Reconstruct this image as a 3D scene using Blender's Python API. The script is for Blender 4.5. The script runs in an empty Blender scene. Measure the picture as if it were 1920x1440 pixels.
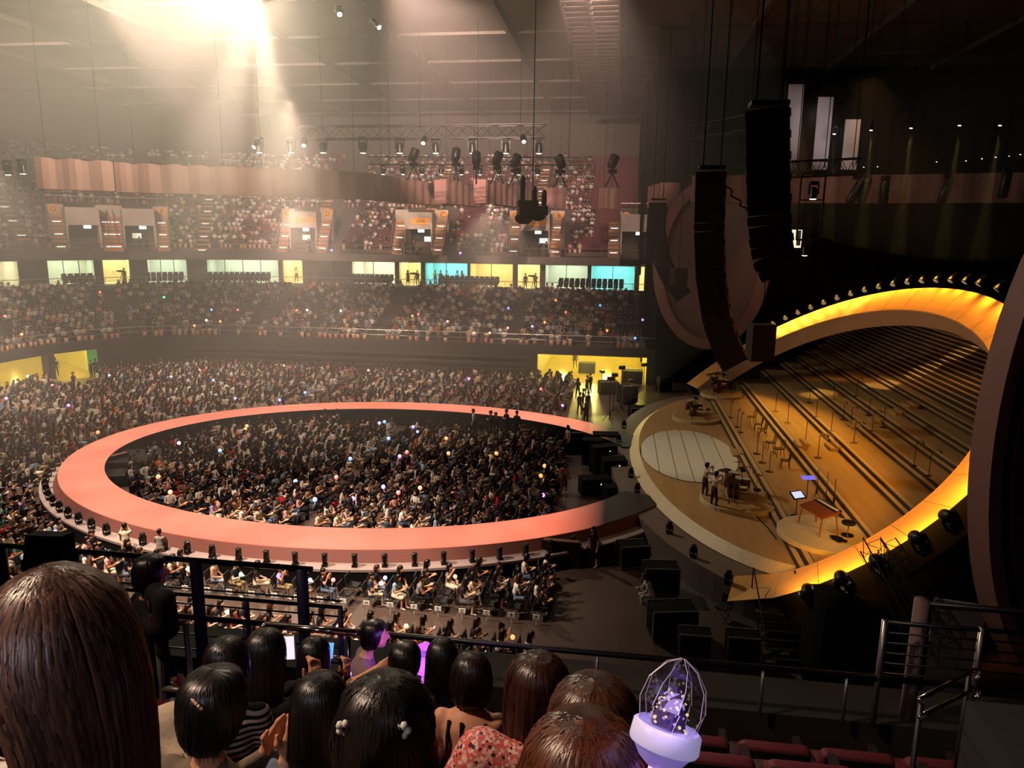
import bpy, bmesh, math, random
import numpy as np
from mathutils import Matrix, Vector
random.seed(7); rng = np.random.default_rng(11)
scene = bpy.context.scene
COL = scene.collection
PI = math.pi

# ------------------------------------------------------------------ camera
F = 1400.0; PIT = math.radians(11.5); ROLL = math.radians(.7); YAW = math.radians(8.0); CZ = 13.5
CAM = np.array([0, 0, CZ])
fw = np.array([-math.sin(YAW)*math.cos(PIT), math.cos(YAW)*math.cos(PIT), -math.sin(PIT)])
rt = np.array([math.cos(YAW), math.sin(YAW), 0.0])
up = np.cross(rt, fw)
RV = rt*math.cos(ROLL)+up*math.sin(ROLL); UV = -rt*math.sin(ROLL)+up*math.cos(ROLL)
cam_data = bpy.data.cameras.new('camera'); cam = bpy.data.objects.new('camera', cam_data); COL.objects.link(cam)
cam_data.sensor_width = 36; cam_data.lens = 36*F/1920; cam_data.clip_start = .05; cam_data.clip_end = 400
mw = Matrix.Identity(4)
for i in range(3):
    mw[i][0] = RV[i]; mw[i][1] = UV[i]; mw[i][2] = -fw[i]; mw[i][3] = CAM[i]
cam.matrix_world = mw
scene.camera = cam
# measuring rays of the photograph: where a sight line meets a real plane of the hall
def ray(px, py): return fw+RV*(px-960)/F-UV*(py-720)/F
def at_z(px, py, z): d = ray(px, py); return CAM+d*(z-CZ)/d[2]
def at_y(px, py, y): d = ray(px, py); return CAM+d*y/d[1]
def at_d(px, py, t): return CAM+ray(px, py)*t
def proj(p):
    d = np.asarray(p, float)-CAM; w = d@fw
    return 960+F*(d@RV)/w, 720-F*(d@UV)/w, w

# ------------------------------------------------------------------ world, exposure
world = bpy.data.worlds.new('world'); scene.world = world; world.use_nodes = True
world.node_tree.nodes['Background'].inputs[0].default_value = (.9, .75, .62, 1)
world.node_tree.nodes['Background'].inputs[1].default_value = .004
vs = scene.view_settings
vs.view_transform = 'Standard'; vs.look = 'None'; vs.exposure = 0.0; vs.gamma = 1.0; vs.use_curve_mapping = False
cy = scene.cycles
cy.max_bounces = 4; cy.diffuse_bounces = 2; cy.glossy_bounces = 2; cy.transmission_bounces = 4; cy.transparent_max_bounces = 8
cy.volume_bounces = 0; cy.caustics_reflective = False; cy.caustics_refractive = False
cy.sample_clamp_indirect = 4; cy.sample_clamp_direct = 0
cy.use_adaptive_sampling = True; cy.adaptive_threshold = .03; cy.adaptive_min_samples = 16; cy.use_denoising = True; cy.use_light_tree = True

def light(name, kind, loc, energy, color, target=None, size=.2, angle=40, blend=.4, sizey=None):
    d = bpy.data.lights.new(name, kind); o = bpy.data.objects.new(name, d); COL.objects.link(o)
    d.energy = energy; d.color = color; o.location = loc
    if kind == 'SPOT': d.spot_size = math.radians(angle); d.spot_blend = blend; d.shadow_soft_size = size
    elif kind == 'AREA':
        d.size = size
        if sizey: d.shape = 'RECTANGLE'; d.size_y = sizey
    else: d.shadow_soft_size = size
    if target is not None:
        o.rotation_euler = (Vector(target)-Vector(loc)).to_track_quat('-Z', 'Y').to_euler()
    return o
WARM = (1, .80, .58); AMBER = (1, .55, .10); GOLD = (1, .50, .06); CREAM = (1, .86, .62)
# follow spot high at the left: wide spots added as haze glow, then two beams
KEY = at_y(478, -14, 50)
for d_, e_, a_ in [((-1, -.25, -.15), 46000, 120), ((1, -.35, -.4), 15000, 96), ((-.15, -1, -.05), 28000, 74), ((-.3, -.45, -.6), 30000, 170)]:
    light('follow_spot_glow', 'SPOT', KEY, e_, CREAM, KEY+np.array(d_)*10, .5, a_, 1.0)
light('follow_spot_beam', 'SPOT', KEY, 420000, CREAM, at_y(690, 1330, 12), .3, 5.5, .5)
light('follow_spot_beam', 'SPOT', KEY, 170000, CREAM, at_y(120, 1350, 14), .3, 11, .9)
# spots without fixtures, added to light the audience from above
for (x, y, z, tx, ty, e, a) in [(-36, 30, 19, -30, 26, 36000, 70), (-20, 20, 19, -14, 24, 40000, 64), (-8, 18, 19, -10, 24, 22000, 38),
                                (-44, 46, 19, -40, 52, 20000, 80), (-26, 58, 15.6, -26, 61, 15000, 110), (-10, 58, 15.6, -10, 60, 10000, 110),
                                (-17, 38, 20, -16, 39, 13000, 72)]:
    light('audience_wash', 'SPOT', (x, y, z), e, (1, .74, .57), (tx, ty, 0), .4, a, .7)
# spots without fixtures, added to brighten the opposite stands
for (x, e) in [(-50, 13000), (-30, 22000), (-12, 20000), (-2, 9000)]:
    light('stand_wash', 'SPOT', (x, 40, 28), e*8.0, (1, .66, .54), (x-3, 96, 17.5), .4, 40, .7)
for (x, e) in [(-44, 1300), (-22, 1500), (-4, 1200)]:
    light('lower_stand_wash', 'SPOT', (x, 57, 15.2), e*.8, (1, .78, .62), (x, 77, 5), .4, 80, .7)
# amber stage washes from the trusses over the stage
for (x, y, z, tx, ty, tz, e, a) in [(12, 26, 23, 8.5, 34, 1.5, 1200, 50), (13, 56, 24, 10, 48, 1.5, 1000, 50), (16, 42, 25, 15, 42, 3, 600, 50), (14, 52, 25, 22, 54, 5, 1700, 46)]:
    light('stage_wash', 'SPOT', (x, y, z), e, (1, .50, .12), (tx, ty, tz), .3, a, .6)
light('tier_gold', 'SPOT', (12.5, 57, 7.6), 420, (1, .62, .05), (15.6, 49, 2.6), .05, 34, .15)  # added spot, stands in for the arch lamps' gold arcs on the tiers
light('disc_wash', 'SPOT', (-2, 38, 20), 1500, (1, .83, .55), (4.2, 41, 1.5), .3, 26, .5)
light('corridor_spill', 'SPOT', (-47.5, 64.5, 2.2), 700, (1, .8, .2), (-43, 58, 0), .2, 110, .6)  # added spots spreading the corridors' yellow over the floor outside
light('corridor_spill', 'SPOT', (-2.3, 71, 2.25), 900, (1, .8, .2), (-2.0, 58, 0), .2, 110, .6)
light('rim_wash', 'SPOT', (-4, 10, 20), 700, (1, .62, .56), (8, 17.5, 9), .3, 44, .6)  # added spot, brings out the pink rim of the near oval
light('apron_wash', 'SPOT', (0, 34, 20), 420, (1, .72, .62), (1.5, 38, 1), .3, 44, .7)
light('drape_wash', 'SPOT', (12, 64, 26), 1700, (1, .55, .15), (20, 80, 13), .3, 70, .8)  # added spot, stands in for arch lamp spill on the drape
# warm spots over the near stand, then two added fills from behind
light('house_lamp', 'SPOT', (-10, 1.0, 23), 7500, (1, .70, .5), (-1.0, 2.6, 11.0), .4, 34, .9)
light('house_lamp', 'SPOT', (-4, 16, 22), 1800, (1, .74, .52), (-.4, 2.4, 11.2), .4, 30, .9)
light('house_lamp', 'SPOT', (-3.5, -7, 18), 520, (.86, .84, 1), (-.9, 1.4, 12.3), .5, 26, .9)  # added cool fill from behind for the nearest hair
light('house_lamp', 'SPOT', (3, -6, 20), 110, (.9, .8, .9), (2.2, 3.2, 10.5), .6, 60, .9)  # added weak fill from behind for the seat rows
# ------------------------------------------------------------------ materials
MATS = {}
def lin(h):
    h = h.lstrip('#'); c = [int(h[i:i+2], 16)/255 for i in (0, 2, 4)]
    return tuple(x/12.92 if x <= .04045 else ((x+.055)/1.055)**2.4 for x in c)
def mat(name, col=(.5, .5, .5), rough=.6, metal=0., emit=None, es=0., var=0., vs=6., bump=0., bs=40., spec=.4, stretch=None):
    if name in MATS: return MATS[name]
    if isinstance(col, str): col = lin(col)
    m = bpy.data.materials.new(name); m.use_nodes = True; nt = m.node_tree; b = nt.nodes['Principled BSDF']
    b.inputs['Base Color'].default_value = (*col, 1); b.inputs['Roughness'].default_value = rough
    b.inputs['Metallic'].default_value = metal; b.inputs['Specular IOR Level'].default_value = spec
    if emit is not None:
        b.inputs['Emission Color'].default_value = (*(lin(emit) if isinstance(emit, str) else emit), 1); b.inputs['Emission Strength'].default_value = es
    if var or bump:
        tc = nt.nodes.new('ShaderNodeTexCoord'); mp = nt.nodes.new('ShaderNodeMapping')
        nt.links.new(tc.outputs['Object'], mp.inputs[0])
        if stretch: mp.inputs['Scale'].default_value = stretch
    if var:
        n = nt.nodes.new('ShaderNodeTexNoise'); n.inputs['Scale'].default_value = vs; n.inputs['Detail'].default_value = 4
        nt.links.new(mp.outputs[0], n.inputs['Vector'])
        r = nt.nodes.new('ShaderNodeMapRange'); r.inputs[3].default_value = 1-var; r.inputs[4].default_value = 1+var
        r.inputs[1].default_value = .3; r.inputs[2].default_value = .7
        nt.links.new(n.outputs[0], r.inputs[0])
        mx = nt.nodes.new('ShaderNodeMix'); mx.data_type = 'RGBA'; mx.blend_type = 'MULTIPLY'; mx.inputs[0].default_value = 1
        mx.inputs[6].default_value = (*col, 1); nt.links.new(r.outputs[0], mx.inputs[7]); nt.links.new(mx.outputs[2], b.inputs['Base Color'])
    if bump:
        n2 = nt.nodes.new('ShaderNodeTexNoise'); n2.inputs['Scale'].default_value = bs; nt.links.new(mp.outputs[0], n2.inputs['Vector'])
        bp = nt.nodes.new('ShaderNodeBump'); bp.inputs['Strength'].default_value = bump; bp.inputs['Distance'].default_value = .02
        nt.links.new(n2.outputs[0], bp.inputs['Height']); nt.links.new(bp.outputs[0], b.inputs['Normal'])
    MATS[name] = m; return m

# ------------------------------------------------------------------ mesh helpers
def nrm(v): v = np.asarray(v, float); return v/max(np.linalg.norm(v), 1e-9)
def frame_of(d):
    d = nrm(d); a = np.array([0, 0, 1.]) if abs(d[2]) < .95 else np.array([1., 0, 0])
    u = nrm(np.cross(a, d)); return u, np.cross(d, u), d
BOXF = [(0, 3, 2, 1), (4, 5, 6, 7), (0, 1, 5, 4), (1, 2, 6, 5), (2, 3, 7, 6), (3, 0, 4, 7)]
class MB:
    def __init__(s): s.v = []; s.f = []; s.m = []; s.n = 0
    def add(s, v, f, mi=0):
        v = np.asarray(v, float).reshape(-1, 3); b = s.n; s.v.append(v); s.n += len(v)
        s.f += [tuple(i+b for i in q) for q in f]; s.m += [mi]*len(f); return s
    def box(s, c, size, R=None, mi=0, taper=1.):
        x, y, z = np.asarray(size)/2
        p = np.array([(-x, -y, -z), (x, -y, -z), (x, y, -z), (-x, y, -z), (-x*taper, -y*taper, z), (x*taper, -y*taper, z), (x*taper, y*taper, z), (-x*taper, y*taper, z)])
        if R is not None: p = p@np.asarray(R).T
        return s.add(p+np.asarray(c), BOXF, mi)
    def tube(s, a, b, r0, r1=None, n=8, mi=0, cap=True):
        r1 = r0 if r1 is None else r1; a = np.asarray(a, float); b = np.asarray(b, float); u, w, _ = frame_of(b-a)
        t = np.linspace(0, 2*PI, n, endpoint=False); ring = np.outer(np.cos(t), u)+np.outer(np.sin(t), w)
        f = [(i, (i+1) % n, n+(i+1) % n, n+i) for i in range(n)]
        if cap: f += [tuple(range(n-1, -1, -1)), tuple(range(n, 2*n))]
        return s.add(np.vstack([a+ring*r0, b+ring*r1]), f, mi)
    def path(s, pts, r, n=6, mi=0):
        pts = np.asarray(pts, float)
        for a, b in zip(pts[:-1], pts[1:]): s.tube(a, b, r, None, n, mi)
        return s
    def loft(s, rings, mi=0, closed=True, cap=True):
        rings = [np.asarray(r, float) for r in rings]; n = len(rings[0]); f = []
        for k in range(len(rings)-1):
            for i in range(n if closed else n-1):
                j = (i+1) % n; f.append((k*n+i, k*n+j, (k+1)*n+j, (k+1)*n+i))
        if cap and closed: f += [tuple(range(n-1, -1, -1)), tuple(range((len(rings)-1)*n, len(rings)*n))]
        return s.add(np.vstack(rings), f, mi)
    def lathe(s, prof, c=(0, 0, 0), axis=(0, 0, 1), n=12, mi=0, cap=True):
        u, w, d = frame_of(axis); c = np.asarray(c, float); t = np.linspace(0, 2*PI, n, endpoint=False)
        ring = np.outer(np.cos(t), u)+np.outer(np.sin(t), w)
        return s.loft([c+d*z+ring*max(r, 1e-4) for r, z in prof], mi, True, cap)
    def ball(s, c, r, n=8, m=6, mi=0, sc=(1, 1, 1)):
        return s.loft([np.asarray(c)+np.array([(math.sin(a)*math.cos(b)*r*sc[0], math.sin(a)*math.sin(b)*r*sc[1], -math.cos(a)*r*sc[2]) for b in np.linspace(0, 2*PI, n, endpoint=False)]) for a in np.linspace(.05, PI-.05, m)], mi)
    def mesh(s, name, mats, smooth=False):
        me = bpy.data.meshes.new(name); me.from_pydata(np.vstack(s.v).tolist() if s.v else [], [], s.f)
        for m in (mats if isinstance(mats, (list, tuple)) else [mats]): me.materials.append(m)
        if any(s.m): me.polygons.foreach_set('material_index', s.m)
        if smooth: me.polygons.foreach_set('use_smooth', [True]*len(me.polygons))
        me.update(); return me
    def build(s, name, mats, parent=None, smooth=False): return link(name, s.mesh(name, mats, smooth), parent)
def link(name, data, parent=None, loc=None):
    o = bpy.data.objects.new(name, data); COL.objects.link(o)
    if parent is not None: o.parent = parent
    if loc is not None: o.location = loc
    return o
def tag(o, label=None, cat=None, group=None, kind=None):
    if label: o['label'] = label
    if cat: o['category'] = cat
    if group: o['group'] = group
    if kind: o['kind'] = kind
    return o
def empty(name, loc=(0, 0, 0), rz=0., label=None, cat=None, group=None):
    o = link(name, None, None, loc); o.rotation_euler = (0, 0, rz); o.empty_display_size = .1
    return tag(o, label, cat, group)
KIDS = {}
def copy_tree(o, parent=None):
    c = o.copy(); COL.objects.link(c)
    if parent is not None: c.parent = parent
    for k in KIDS.get(o.name, []): copy_tree(k, c)
    return c
def kid(p, *ks):
    for k in ks: KIDS.setdefault(p.name, []).append(k)
def rotz(a): c, s = math.cos(a), math.sin(a); return np.array([[c, -s, 0], [s, c, 0], [0, 0, 1]])
def rotx(a): c, s = math.cos(a), math.sin(a); return np.array([[1, 0, 0], [0, c, -s], [0, s, c]])
def roty(a): c, s = math.cos(a), math.sin(a); return np.array([[c, 0, s], [0, 1, 0], [-s, 0, c]])
def struct(o, label=None): return tag(o, label, None, None, 'structure')
def text(body, size, name, m, loc, R, parent=None, extrude=.005):
    cu = bpy.data.curves.new(name, 'FONT'); cu.body = body; cu.size = size; cu.align_x = 'CENTER'; cu.align_y = 'CENTER'; cu.extrude = extrude; cu.resolution_u = 2
    tmp = bpy.data.objects.new('lettering', cu); me = bpy.data.meshes.new_from_object(tmp); bpy.data.objects.remove(tmp); bpy.data.curves.remove(cu)
    me.materials.clear(); me.materials.append(m); o = link(name, me, parent)
    M4 = Matrix.Identity(4)
    for i in range(3):
        for j in range(3): M4[i][j] = R[i][j]
        M4[i][3] = loc[i]
    o.matrix_world = M4; return o

BLACK = mat('black_cloth', '#0b0a0a', .9, spec=.1); BLKM = mat('black_metal', '#111010', .45, .3)
CONC = mat('pale_concrete', '#b9ac9a', .8, var=.12, vs=1.5); DARKW = mat('dark_wall_paint', '#3a332e', .85, var=.15, vs=.6)
STEEL = mat('brushed_steel', '#9a958e', .3, .9)
# ================================================================== the hall: bowl path, tiers, walls, ceiling
RC = 14.0; LARC = RC*PI/2
def bowl(s, off):
    """point and outward normal on the bowl, s metres along its inner edge (0 where the corner begins), off metres outward"""
    if s < 0: return np.array([-36-s, 68+off]), np.array([0, 1.])
    if s < LARC:
        a = s/RC; n = np.array([-math.sin(a), math.cos(a)]); return np.array([-36, 54])+n*(RC+off), n
    return np.array([-50-off, 54-(s-LARC)]), np.array([-1., 0])
def bp(s, off, z): p, _ = bowl(s, off); return np.array([p[0], p[1], z])
SS = list(np.arange(-66, 0, 6.0))+list(np.linspace(0, LARC, 13))+[LARC+8, LARC+18, LARC+30]
TAB = {}
def s_at_px(px, off, z):
    k = (off, z)
    if k not in TAB:
        s = np.linspace(-60, 50, 2201); TAB[k] = (np.array([proj(bp(t, off, z))[0] for t in s]), s)
    x, s = TAB[k]; return float(np.interp(-px, -x, s))
def sweep(name, prof, ss, m, label=None, close=False):
    b = MB(); rings = [[bp(s, o, z) for o, z in prof] for s in ss]
    b.loft(rings, 0, close, close); o = b.build(name, m); struct(o, label); return o
def cut(a, b): return [a]+[s for s in SS if a+.3 < s < b-.3]+[b]

FLOORM = mat('arena_floor', '#4c3f37', .32, var=.12, vs=.5, spec=.5)
b = MB(); b.box((-20, 50, -.1), (150, 140, .2)); struct(b.build('floor', FLOORM), 'dark brown concrete arena floor')
# ceiling with rafters
b = MB(); b.box((-20, 50, 29.6), (170, 140, .4)); ceil = struct(b.build('ceiling', mat('ceiling_panel', '#6b6257', .8, var=.1, vs=.3)), 'dark grey flat arena ceiling')
RIBM = mat('ceiling_rafter', '#655d53', .8)
for k, x in enumerate(np.arange(-76, 40, 9.5)):
    c = MB(); c.box((x, 60, 29.2), (.35, 90, .45)); c.build('rafter', RIBM, ceil)
for k, y in enumerate(np.arange(34, 106, 10.0)):
    c = MB(); c.box((-20, y, 29.3), (120, .22, .25)); c.build('purlin', RIBM, ceil)
# slatted catwalk under the ceiling
cw = empty('catwalk', (-2.6, 70, 28.2), 0, 'long slatted catwalk running under the dark ceiling towards the far stand', 'catwalk')
CWM = mat('catwalk_metal', '#8a8175', .6, .2)
for sx in (-1.9, 1.9):
    c = MB(); c.box((sx, 0, 0), (.14, 62, .5)); c.build('side_rail', CWM, cw)
c = MB(); c.box((0, 0, -.1), (.25, .5, .12)); c.box((0, 0, 0), (3.7, .5, .06)); slat = c.mesh('slat', CWM)
for y in np.arange(-30, 30.5, 1.25): link('slat', slat, cw, (0, y, 0))
for y in (-28, -14, 0, 14, 28):
    for sx in (-1.9, 1.9):
        c = MB(); c.tube((sx, y, .2), (sx, y, 1.3), .04, n=5); c.build('hanger', CWM, cw)

# ---- front wall of the lower tier with the two vehicle corridors
WZ = 3.3; LZ = 2.45
cr0, cr1 = s_at_px(1008, 0, LZ), s_at_px(1213, 0, LZ)      # right corridor (s decreases to the right)
cl0, cl1 = s_at_px(-60, 0, LZ), s_at_px(181, 0, LZ)
WALLM = mat('pit_wall', '#2f2a27', .8, var=.2, vs=.8)
for n, (a, c_) in enumerate([(-39.6, cr1), (cr0, cl1), (cl0, LARC+30)]):
    a, c_ = min(a, c_), max(a, c_)
    sweep('wall_pit.%03d' % n if n else 'wall_pit', [(0, 0), (0, WZ)], cut(a, c_), WALLM)
for a, c_ in [(cr1, cr0), (cl1, cl0)]: sweep('wall_lintel', [(0, LZ), (0, WZ)], cut(a, c_), WALLM)
# retracted bleacher steps with hand rails along the pit wall
BLM = mat('bleacher_metal', '#4c453f', .5, .4)
ba, bb = s_at_px(995, 0, 1.6), s_at_px(345, 0, 1.6)
for i in range(4):
    o = sweep('trim_%d' % (i+1), [(-.25-.25*(3-i), .5+.5*i), (-.25-.25*(3-i), .62+.5*i), (-.05-.25*(3-i), .62+.5*i)], cut(ba, bb), BLM)
# ---- corridors
YEL = (1, .78, .16)
def corridor(a, c_, name, label, pillar=None):
    a, c_ = min(a, c_), max(a, c_); ss = cut(a, c_)
    CM = mat('corridor_paint', '#cfc27a', .5); CF = mat('corridor_floor', '#b9a24a', .12, spec=.6)  # yellow of the lamps is put into the corridor's base colours
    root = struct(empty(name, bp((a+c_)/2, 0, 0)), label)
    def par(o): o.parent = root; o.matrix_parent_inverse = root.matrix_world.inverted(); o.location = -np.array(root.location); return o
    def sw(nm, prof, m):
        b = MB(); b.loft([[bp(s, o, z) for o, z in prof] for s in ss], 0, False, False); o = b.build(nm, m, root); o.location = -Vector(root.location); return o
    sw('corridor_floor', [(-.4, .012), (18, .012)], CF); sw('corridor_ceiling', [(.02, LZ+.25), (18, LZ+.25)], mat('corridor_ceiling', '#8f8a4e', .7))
    sw('back_wall', [(18, 0), (18, LZ+.3)], CM)
    for s in (a, c_):
        b = MB(); b.add([bp(s, 0, 0), bp(s, 18, 0), bp(s, 18, LZ+.3), bp(s, 0, LZ+.3)], [(0, 1, 2, 3)]); o = b.build('side_wall', CM, root); o.location = -Vector(root.location)
    LM = mat('corridor_lamp', (1, 1, 1), emit=YEL, es=230)
    for off in (2.5, 7, 12, 16):
        for t in np.linspace(.12, .88, 4):
            p = bp(a+(c_-a)*t, off, LZ+.2); b = MB(); b.box(p, (.9, .16, .05)); o = b.build('ceiling_lamp', LM, root); o.location = -Vector(root.location)
    # pipe and cupboards at the back
    for t in np.linspace(.1, .9, 5):
        p, n = bowl(a+(c_-a)*t, 17.6); b = MB(); b.box((p[0], p[1], .9), (1.4, .5, 1.8), rotz(math.atan2(n[1], n[0])-PI/2)); o = b.build('locker', mat('corridor_locker', '#8d8340', .6), root); o.location = -Vector(root.location)
    return root
corridor(cr1, cr0, 'door_1', 'wide yellow lit service corridor beside the stage')
corridor(cl1, cl0, 'door_2', 'wide yellow lit service corridor at the bowl corner')
p, n = bowl(s_at_px(92, 0, 1.2), 0); b = MB(); b.box((p[0], p[1], LZ/2), (.7, .7, LZ)); struct(b.build('column_pit', WALLM), 'dark pillar between the two yellow corridor openings')
p, n = bowl(s_at_px(172, .4, 1.5), .4); b = MB(); b.box((p[0], p[1]+.2, 1.35), (1.0, .25, 2.1)); tag(b.build('door_panel', mat('green_panel', '#2f9a6a', .5, emit='#1f8f5c', es=.25)), 'small green lit panel at the corridor edge', 'panel')
# ---- lower tier
NL = 14; prof = []
for i in range(NL): prof += [(i*1.0, WZ+i*.29), ((i+1)*1.0, WZ+i*.29)]
LOWM = mat('lower_tier_concrete', '#4a413a', .8, var=.15, vs=.4)
sweep('floor_lower_tier', prof+[(14.2, 7.25), (17, 7.25)], [s for s in SS if -39.5 <= s]+[], LOWM, 'raked concrete steps of the lower stand')
LEND = -39.5
SRAIL = mat('stand_rail_metal', '#b9b1a6', .35, .8)
def rail_along(name, off, z0, h, s0, s1, label, nb=2, m=None, post=2.0, r=.035):
    root = empty(name, bp((s0+s1)/2, off, z0), 0, label, 'railing'); m = m or SRAIL; L = Vector(root.location)
    ss = cut(s0, s1)
    for k in range(nb):
        b = MB(); b.path([bp(s, off, z0+h*(1-k/nb)) for s in ss], r if k == 0 else r*.5, 5); o = b.build('bar', m, root); o.location = -L
    b = MB(); b.tube((0, 0, 0), (0, 0, h), r*.7, n=5); pm = b.mesh('post', m)
    for s in np.arange(s0, s1, post): link('post', pm, root, Vector(bp(s, off, z0))-L)
    return root
rail_along('railing', .1, WZ, .95, LEND, LARC+10, 'thin metal railing along the front edge of the lower stand', 2, r=.04)
rail_along('railing', 14.1, 7.25, .9, LEND, LARC+10, 'metal railing in front of the lit glass suites', 2, r=.035)
# the end wall of the lower stand beside the stage, in dark cloth
b = MB(); b.box((3.55, 76, 3.6), (.15, 16.5, 7.2)); struct(b.build('wall_stand_end', BLACK))
# ---- glass suites between the tiers
SZ0, SZ1 = 7.25, 10.0; SO = 17.0
BAYS = [(-60, 36, 'warm', 2), (90, 178, 'green', 3), (193, 244, 'door', 1), (277, 351, 'pale', 3), (387, 522, 'pale', 4), (530, 568, 'door', 1),
        (598, 654, 'dim', 2), (660, 741, 'cream', 2), (748, 790, 'door', 1), (797, 877, 'teal', 2), (881, 962, 'cream2', 2), (970, 1013, 'door', 1),
        (1022, 1102, 'pale', 2), (1108, 1190, 'teal', 2), (1198, 1262, 'door', 1)]
LC = {'warm': (1, .82, .55), 'green': (.93, 1, .72), 'door': (1, .9, .55), 'pale': (.9, 1, .82), 'cream': (1, .95, .72), 'teal': (.45, .95, .9), 'cream2': (1, .86, .5), 'dim': (.6, .5, .42)}
LE = {'warm': 7, 'green': 5.6, 'door': 8, 'pale': 5.4, 'cream': 7.5, 'teal': 7, 'cream2': 8, 'dim': .5}
FRM = mat('suite_frame', '#4a4540', .5, .4); GLS = mat('suite_glass', '#e8f2ee', .05)
if 'Transmission Weight' in GLS.node_tree.nodes['Principled BSDF'].inputs:
    nt = GLS.node_tree; nt.nodes.clear(); out = nt.nodes.new('ShaderNodeOutputMaterial'); mx = nt.nodes.new('ShaderNodeMixShader'); tr = nt.nodes.new('ShaderNodeBsdfTransparent'); gl = nt.nodes.new('ShaderNodeBsdfGlossy')
    tr.inputs[0].default_value = (.93, .97, .95, 1); gl.inputs['Roughness'].default_value = .05; mx.inputs[0].default_value = .06
    nt.links.new(tr.outputs[0], mx.inputs[1]); nt.links.new(gl.outputs[0], mx.inputs[2]); nt.links.new(mx.outputs[0], out.inputs[0])
edges = []
for i, (x0, x1, kind, nm) in enumerate(BAYS):
    a, c_ = s_at_px(x1, SO, 8.6), s_at_px(x0, SO, 8.6); edges.append((a, c_))
    mid, n = bowl((a+c_)/2, SO); ang = math.atan2(n[1], n[0])-PI/2; w = c_-a if a < 0 else (c_-a)*(RC+SO)/RC
    w = np.linalg.norm(bp(a, SO, 0)-bp(c_, SO, 0))
    root = struct(empty('window_%d' % (i+1) if kind != 'door' else 'door_%d' % (i+3), (mid[0], mid[1], SZ0), ang), 'lit %s suite bay behind the lower stand' % {'teal': 'teal', 'warm': 'orange white', 'dim': 'dim brown'}.get(kind, 'cream'))
    D = 4.2; H = SZ1-SZ0
    WM = mat('suite_wall_'+kind, {'teal': '#bfe6e2', 'door': '#efe3b4', 'cream2': '#e9d39a', 'dim': '#5b4a3e'}.get(kind, '#e6e4d2'), .7)
    b = MB(); b.add([(-w/2, 0, 0), (w/2, 0, 0), (w/2, D, 0), (-w/2, D, 0), (-w/2, 0, H), (w/2, 0, H), (w/2, D, H), (-w/2, D, H)], [(0, 1, 2, 3), (7, 6, 5, 4), (3, 2, 6, 7), (0, 3, 7, 4), (1, 5, 6, 2)]); b.build('room', WM, root)
    b = MB(); b.box((0, D*.55, H-.04), (w*.8, D*.7, .04)); b.build('ceiling_lamp', mat('suite_lamp_'+kind, (1, 1, 1), emit=LC[kind], es=LE[kind]), root)
    fr = MB(); fr.box((0, 0, H-.05), (w, .1, .1)); f = fr.build('window_frame', FRM, root)
    if kind != 'door':
        pw = w/nm
        for k in range(nm+1):
            m_ = MB(); m_.box((-w/2+k*pw, 0, H/2), (.07, .09, H)); m_.build('mullion', FRM, root)
        for k in range(nm):
            g = MB(); g.box((-w/2+(k+.5)*pw, .03, H/2), (pw-.07, .012, H-.1)); g.build('pane', GLS, root)
    else:
        for sx in (-1, 1):
            m_ = MB(); m_.box((sx*w/2, 0, H/2), (.1, .1, H)); m_.build('jamb', FRM, root)
        m_ = MB(); m_.box((0, D-.04, 1.1), (1.9, .06, 2.2)); dl = m_.build('door_leaf', mat('suite_door', '#e0d49c', .5), root)
        for sx in (-.08, .08):
            m_ = MB(); m_.tube((sx, D-.1, .9), (sx, D-.1, 1.3), .02, n=5); m_.build('handle', STEEL, dl)
edges.sort(); segs = []; last = -39.5
for a, c_ in edges:
    if a > last+.05: segs.append((last, a))
    last = max(last, c_)
segs.append((last, LARC+20))
for a, c_ in segs: sweep('wall_suite', [(SO, SZ0), (SO, SZ1)], cut(a, c_), mat('suite_wall_dark', '#4b423b', .8, var=.1))
UZ = 10.75
sweep('wall_fascia', [(SO, SZ1), (15.2, SZ1), (15.2, UZ+.12), (15.5, UZ+.12)], [s for s in SS if s >= -39.5], mat('fascia', '#5c524a', .7, var=.1, vs=.4), 'concrete edge of the upper stand above the suites')
# ---- upper tier
NU = 24; prof = [(15.5, UZ), (18.0, UZ)]
for i in range(NU): prof += [(18+i*.86, UZ+.5+i*.51), (18+(i+1)*.86, UZ+.5+i*.51)]
UEND = -38.0
UPM = mat('upper_tier_concrete', '#5a4b44', .8, var=.15, vs=.4)
sweep('floor_upper_tier', prof, [UEND]+[s for s in SS if s > UEND], UPM, 'steep raked concrete steps of the upper stand')
uo, uz = prof[-1]
sweep('wall_upper_back', [(uo, uz), (uo, 30)], [UEND]+[s for s in SS if s > UEND], mat('upper_back_wall', '#5d544a', .85, var=.1), 'dark wall behind the topmost seats')
rail_along('railing', 15.6, UZ, 1.0, UEND, LARC+10, 'metal railing along the front of the upper stand', 2, r=.04)
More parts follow.
